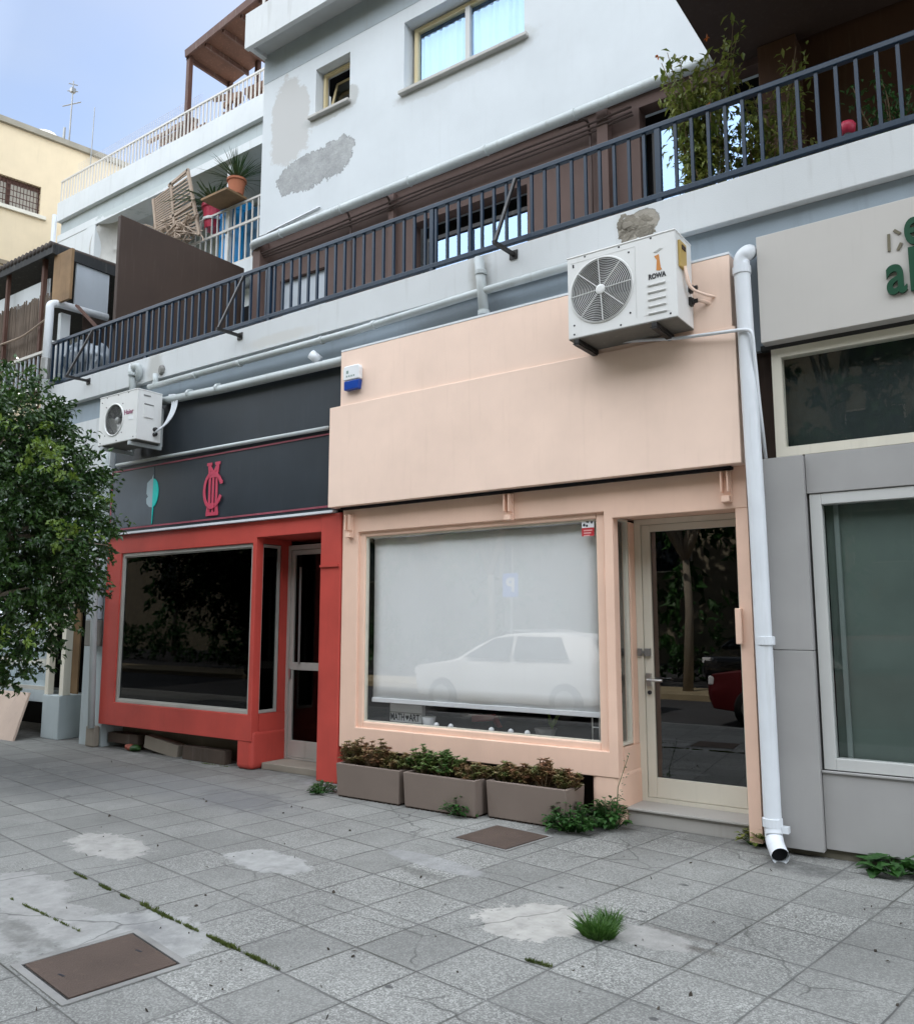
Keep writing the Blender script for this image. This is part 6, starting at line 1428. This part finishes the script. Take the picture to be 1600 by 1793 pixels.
# ------------------------------------------------------------------ street behind the viewer, seen in the glass
def car(label, mat, x, y, rot, group='parked cars mirrored in the shop glass'):
    t_ = thing('parked_car', (0, 0, 0), label, 'car', group)
    st = [(-2.05, .42, .70, .70, .66, .66), (-1.95, .28, .82, .82, .76, .70), (-1.2, .22, .92, .93, .86, .80), (-0.95, .22, .95, .98, .87, .78), (-0.3, .22, .96, 1.40, .88, .64), (0.3, .22, .97, 1.46, .88, .64), (1.2, .22, .98, 1.44, .88, .62), (1.66, .24, 1.0, 1.36, .87, .60), (1.93, .30, .98, 1.02, .83, .72), (2.0, .42, .7, .72, .76, .70)]
    b = MB()
    for (X, z0, zb, zr, wb, wr) in st:
        b.v += [(X, -wb*0.92, z0), (X, -wb, (z0+zb)/2), (X, -wb*0.97, zb), (X, -wr, zr), (X, wr, zr), (X, wb*0.97, zb), (X, wb, (z0+zb)/2), (X, wb*0.92, z0)]
    for k in range(len(st)-1):
        for q in range(8): a = k*8+q; c = k*8+(q+1) % 8; b.f.append((a, c, c+8, a+8))
    b.f.append(tuple(range(8))); b.f.append(tuple(range(len(st)*8-1, len(st)*8-9, -1)))
    bo_ = b.build('body', mat, t_, smooth=True, bevel=0.05, seg=3); md = bo_.modifiers.new('sub', 'SUBSURF'); md.levels = 1; md.render_levels = 1
    gls = MB()
    for s_ in (-1, 1):
        def side(pts): gls.poly3([(x_, s_*y_, z_) for x_, y_, z_ in pts], (0, s_*0.012, 0.004))
        side([(-0.78, .868, 1.0), (0.18, .872, 1.0), (0.18, .68, 1.38), (-0.22, .688, 1.34)]); side([(0.26, .872, 1.0), (1.35, .872, 1.02), (1.12, .675, 1.37), (0.26, .68, 1.385)])
    gls.poly3([(-0.93, -.72, 1.02), (-0.93, .72, 1.02), (-0.36, .58, 1.38), (-0.36, -.58, 1.38)], (-0.012, 0, 0.01)); gls.poly3([(1.91, -.64, 1.06), (1.91, .64, 1.06), (1.70, .54, 1.33), (1.70, -.54, 1.33)], (0.015, 0, 0.01))
    gls.build('windows', 'car_glass', t_)
    for s_ in (-1, 1):
        MB().obox((-1.97, s_*0.58, 0.72), Vector((1, 0, 0)), Vector((0, 1, 0)), Vector((0, 0, 1)), 0.05, 0.15, 0.07).build('headlight', 'lamp_glass', t_, bevel=0.02)
        MB().obox((1.93, s_*0.66, 0.85), Vector((1, 0, 0)), Vector((0, 1, 0)), Vector((0, 0, 1)), 0.05, 0.10, 0.12).build('tail_light', 'tail', t_, bevel=0.02)
        for X in (-1.28, 1.28):
            wh = MB().lathe((X, s_*0.70, 0.31), [(0.20, 0), (0.30, 0.0), (0.31, 0.03), (0.31, 0.16), (0.29, 0.19), (0.20, 0.19)], 28, (0, s_, 0)).build('wheel', 'tyre', t_)
            MB().lathe((X, s_*0.86, 0.31), [(0.19, 0), (0.19, 0.03), (0.05, 0.045), (0.02, 0.05)], 20, (0, s_, 0)).build('rim', 'steel', wh)
    t_.location = (x, y, -0.12); t_.rotation_euler = (0, 0, rot)
    return t_
car('white hatchback parked at the kerb, mirrored in the blind window', 'car_white', -2.45, -7.4, 0.0)
car('red car parked at the kerb, mirrored in the pink shop door', 'car_red', 3.05, -7.2, 0.0)
car('second white hatchback beyond the first, mirrored beside it', 'car_white', -6.6, -14.6, 0.5)
car('black car facing the shops across the median, mirrored in the door', 'car_dark', -0.5, -15.5, R(-80))
p = Vector((-3.85, -9.2, 0))
t_ = thing('parking_sign', (p[0], p[1], -0.12), 'blue parking sign on a thin pole, mirrored in the blind window', 'sign')
MB().tube([(p[0], p[1], -0.12), (p[0], p[1], 2.1)], 0.03, 10).build('pole', 'steel', t_)
MB().box(p[0]-0.19, p[0]+0.19, p[1]+0.032, p[1]+0.045, 2.05, 2.56).build('plate', 'sign_blue', t_, bevel=0.004)
tm = text_mb(MB(), 'P', 0.42, (p[0]+0.12, p[1]+0.049, 2.17), 0.006, 0.014, 1.0, ax=Vector((-1, 0, 0))); tm.build('lettering', 'white_plastic', t_)
def far_tree(x, y, h, label, seed, n=2600, k_=1.0):
    random.seed(seed); t_ = thing('roadside_tree', (x, y, -0.12), label, 'tree', 'roadside trees mirrored in the shop glass')
    k = MB(); tops = []
    k.tube([(x, y, -0.12), (x+0.1, y, h*0.25), (x+0.05, y, h*0.45)], [0.12, 0.09, 0.075], 10)
    for q in range(6):
        e = Vector((x+rnd(-1.6, 1.6), y+rnd(-1.2, 1.2), h*rnd(.6, .95))); k.tube([(x+0.05, y, h*0.42), (x+(e.x-x)*.4, y+(e.y-y)*.4, h*0.58), tuple(e)], [0.09, 0.06, 0.02], 7, bend=0.3); tops.append(e)
    k.build('trunk', 'bark', t_, smooth=True)
    crown(MB(), [(e, Vector((1.2, 1.1, 0.9))*k_) for e in tops]+[(Vector((x, y, h*0.8)), Vector((1.8, 1.6, 1.2))*k_)]+([(Vector((x, y, h*0.4)), Vector((2.6, 1.8, 4.2)))] if k_ > 1 else []), n, 0.22*k_, 0.12*k_, 0.3, 0.3).build('crown', 'leaf_weed', t_)
far_tree(-6.0, -11.6, 6.5, 'first roadside tree left of the parking sign', 71); far_tree(-1.2, -11.6, 7.0, 'roadside tree with a thick leaning limb, mirrored in the door', 72); far_tree(1.2, -13.2, 6.0, 'slim roadside tree mirrored at the left of the door', 73); far_tree(6.5, -11.5, 6.5, 'roadside tree behind the viewer by the grey shop', 74); far_tree(12, -12.0, 7, 'roadside tree mirrored in the grey shop glass', 75); far_tree(-12, -11.8, 7, 'roadside tree farthest to the left', 76)
random.seed(90)
for k in range(13):
    far_tree(-30+k*5+rnd(-1, 1), -19+rnd(-1.5, 1.5), rnd(13, 17), 'dense tree %s in the row across the street' % ('farthest left', 'second from the left end', 'third from the left end', 'fourth from the left end', 'left of the middle group', 'first of the middle group', 'in the very middle', 'last of the middle group', 'right of the middle group', 'fourth from the right end', 'third from the right end', 'second from the right end', 'farthest right')[k], 200+k, 5200, 2.0)
hd = MB(); random.seed(91)
crown(hd, [(Vector((x*1.0, -16.5+rnd(-.3, .3), 0.8)), Vector((1.0, 0.7, 0.9))) for x in range(-30, 31)], 16000, 0.20, 0.10, 0.3, 0.5)
tag(hd.build('hedge', 'leaf_weed', None), 'long clipped hedge across the street, mirrored low in the glass', 'hedge')
ob_ = thing('opposite_building', (0, -30, 0), 'dark olive building across the street behind the row of trees, mirrored in the glass', 'building')
MB().box(-60, 60, -26.5, -26.0, -0.12, 21).build('wall', paint('olive_render', (0.28, 0.24, 0.17), 0.9, 0.3, 0.2, 0.2), ob_)
MB().box(-60.2, 60.2, -26.6, -25.8, 21.01, 21.4).build('roof_edge', 'far_wall', ob_)
for x in range(-56, 60, 8):
    for z in (3.6, 7.2, 10.8, 14.4):
        f = MB().box(x, x+1.8, -25.995, -25.95, z, z+1.8).build('window', 'car_glass', ob_)
        MB().frame(x-0.06, x+1.86, z-0.06, z+1.86, -25.994, -25.93, 0.06).build('frame', 'far_wall', f)
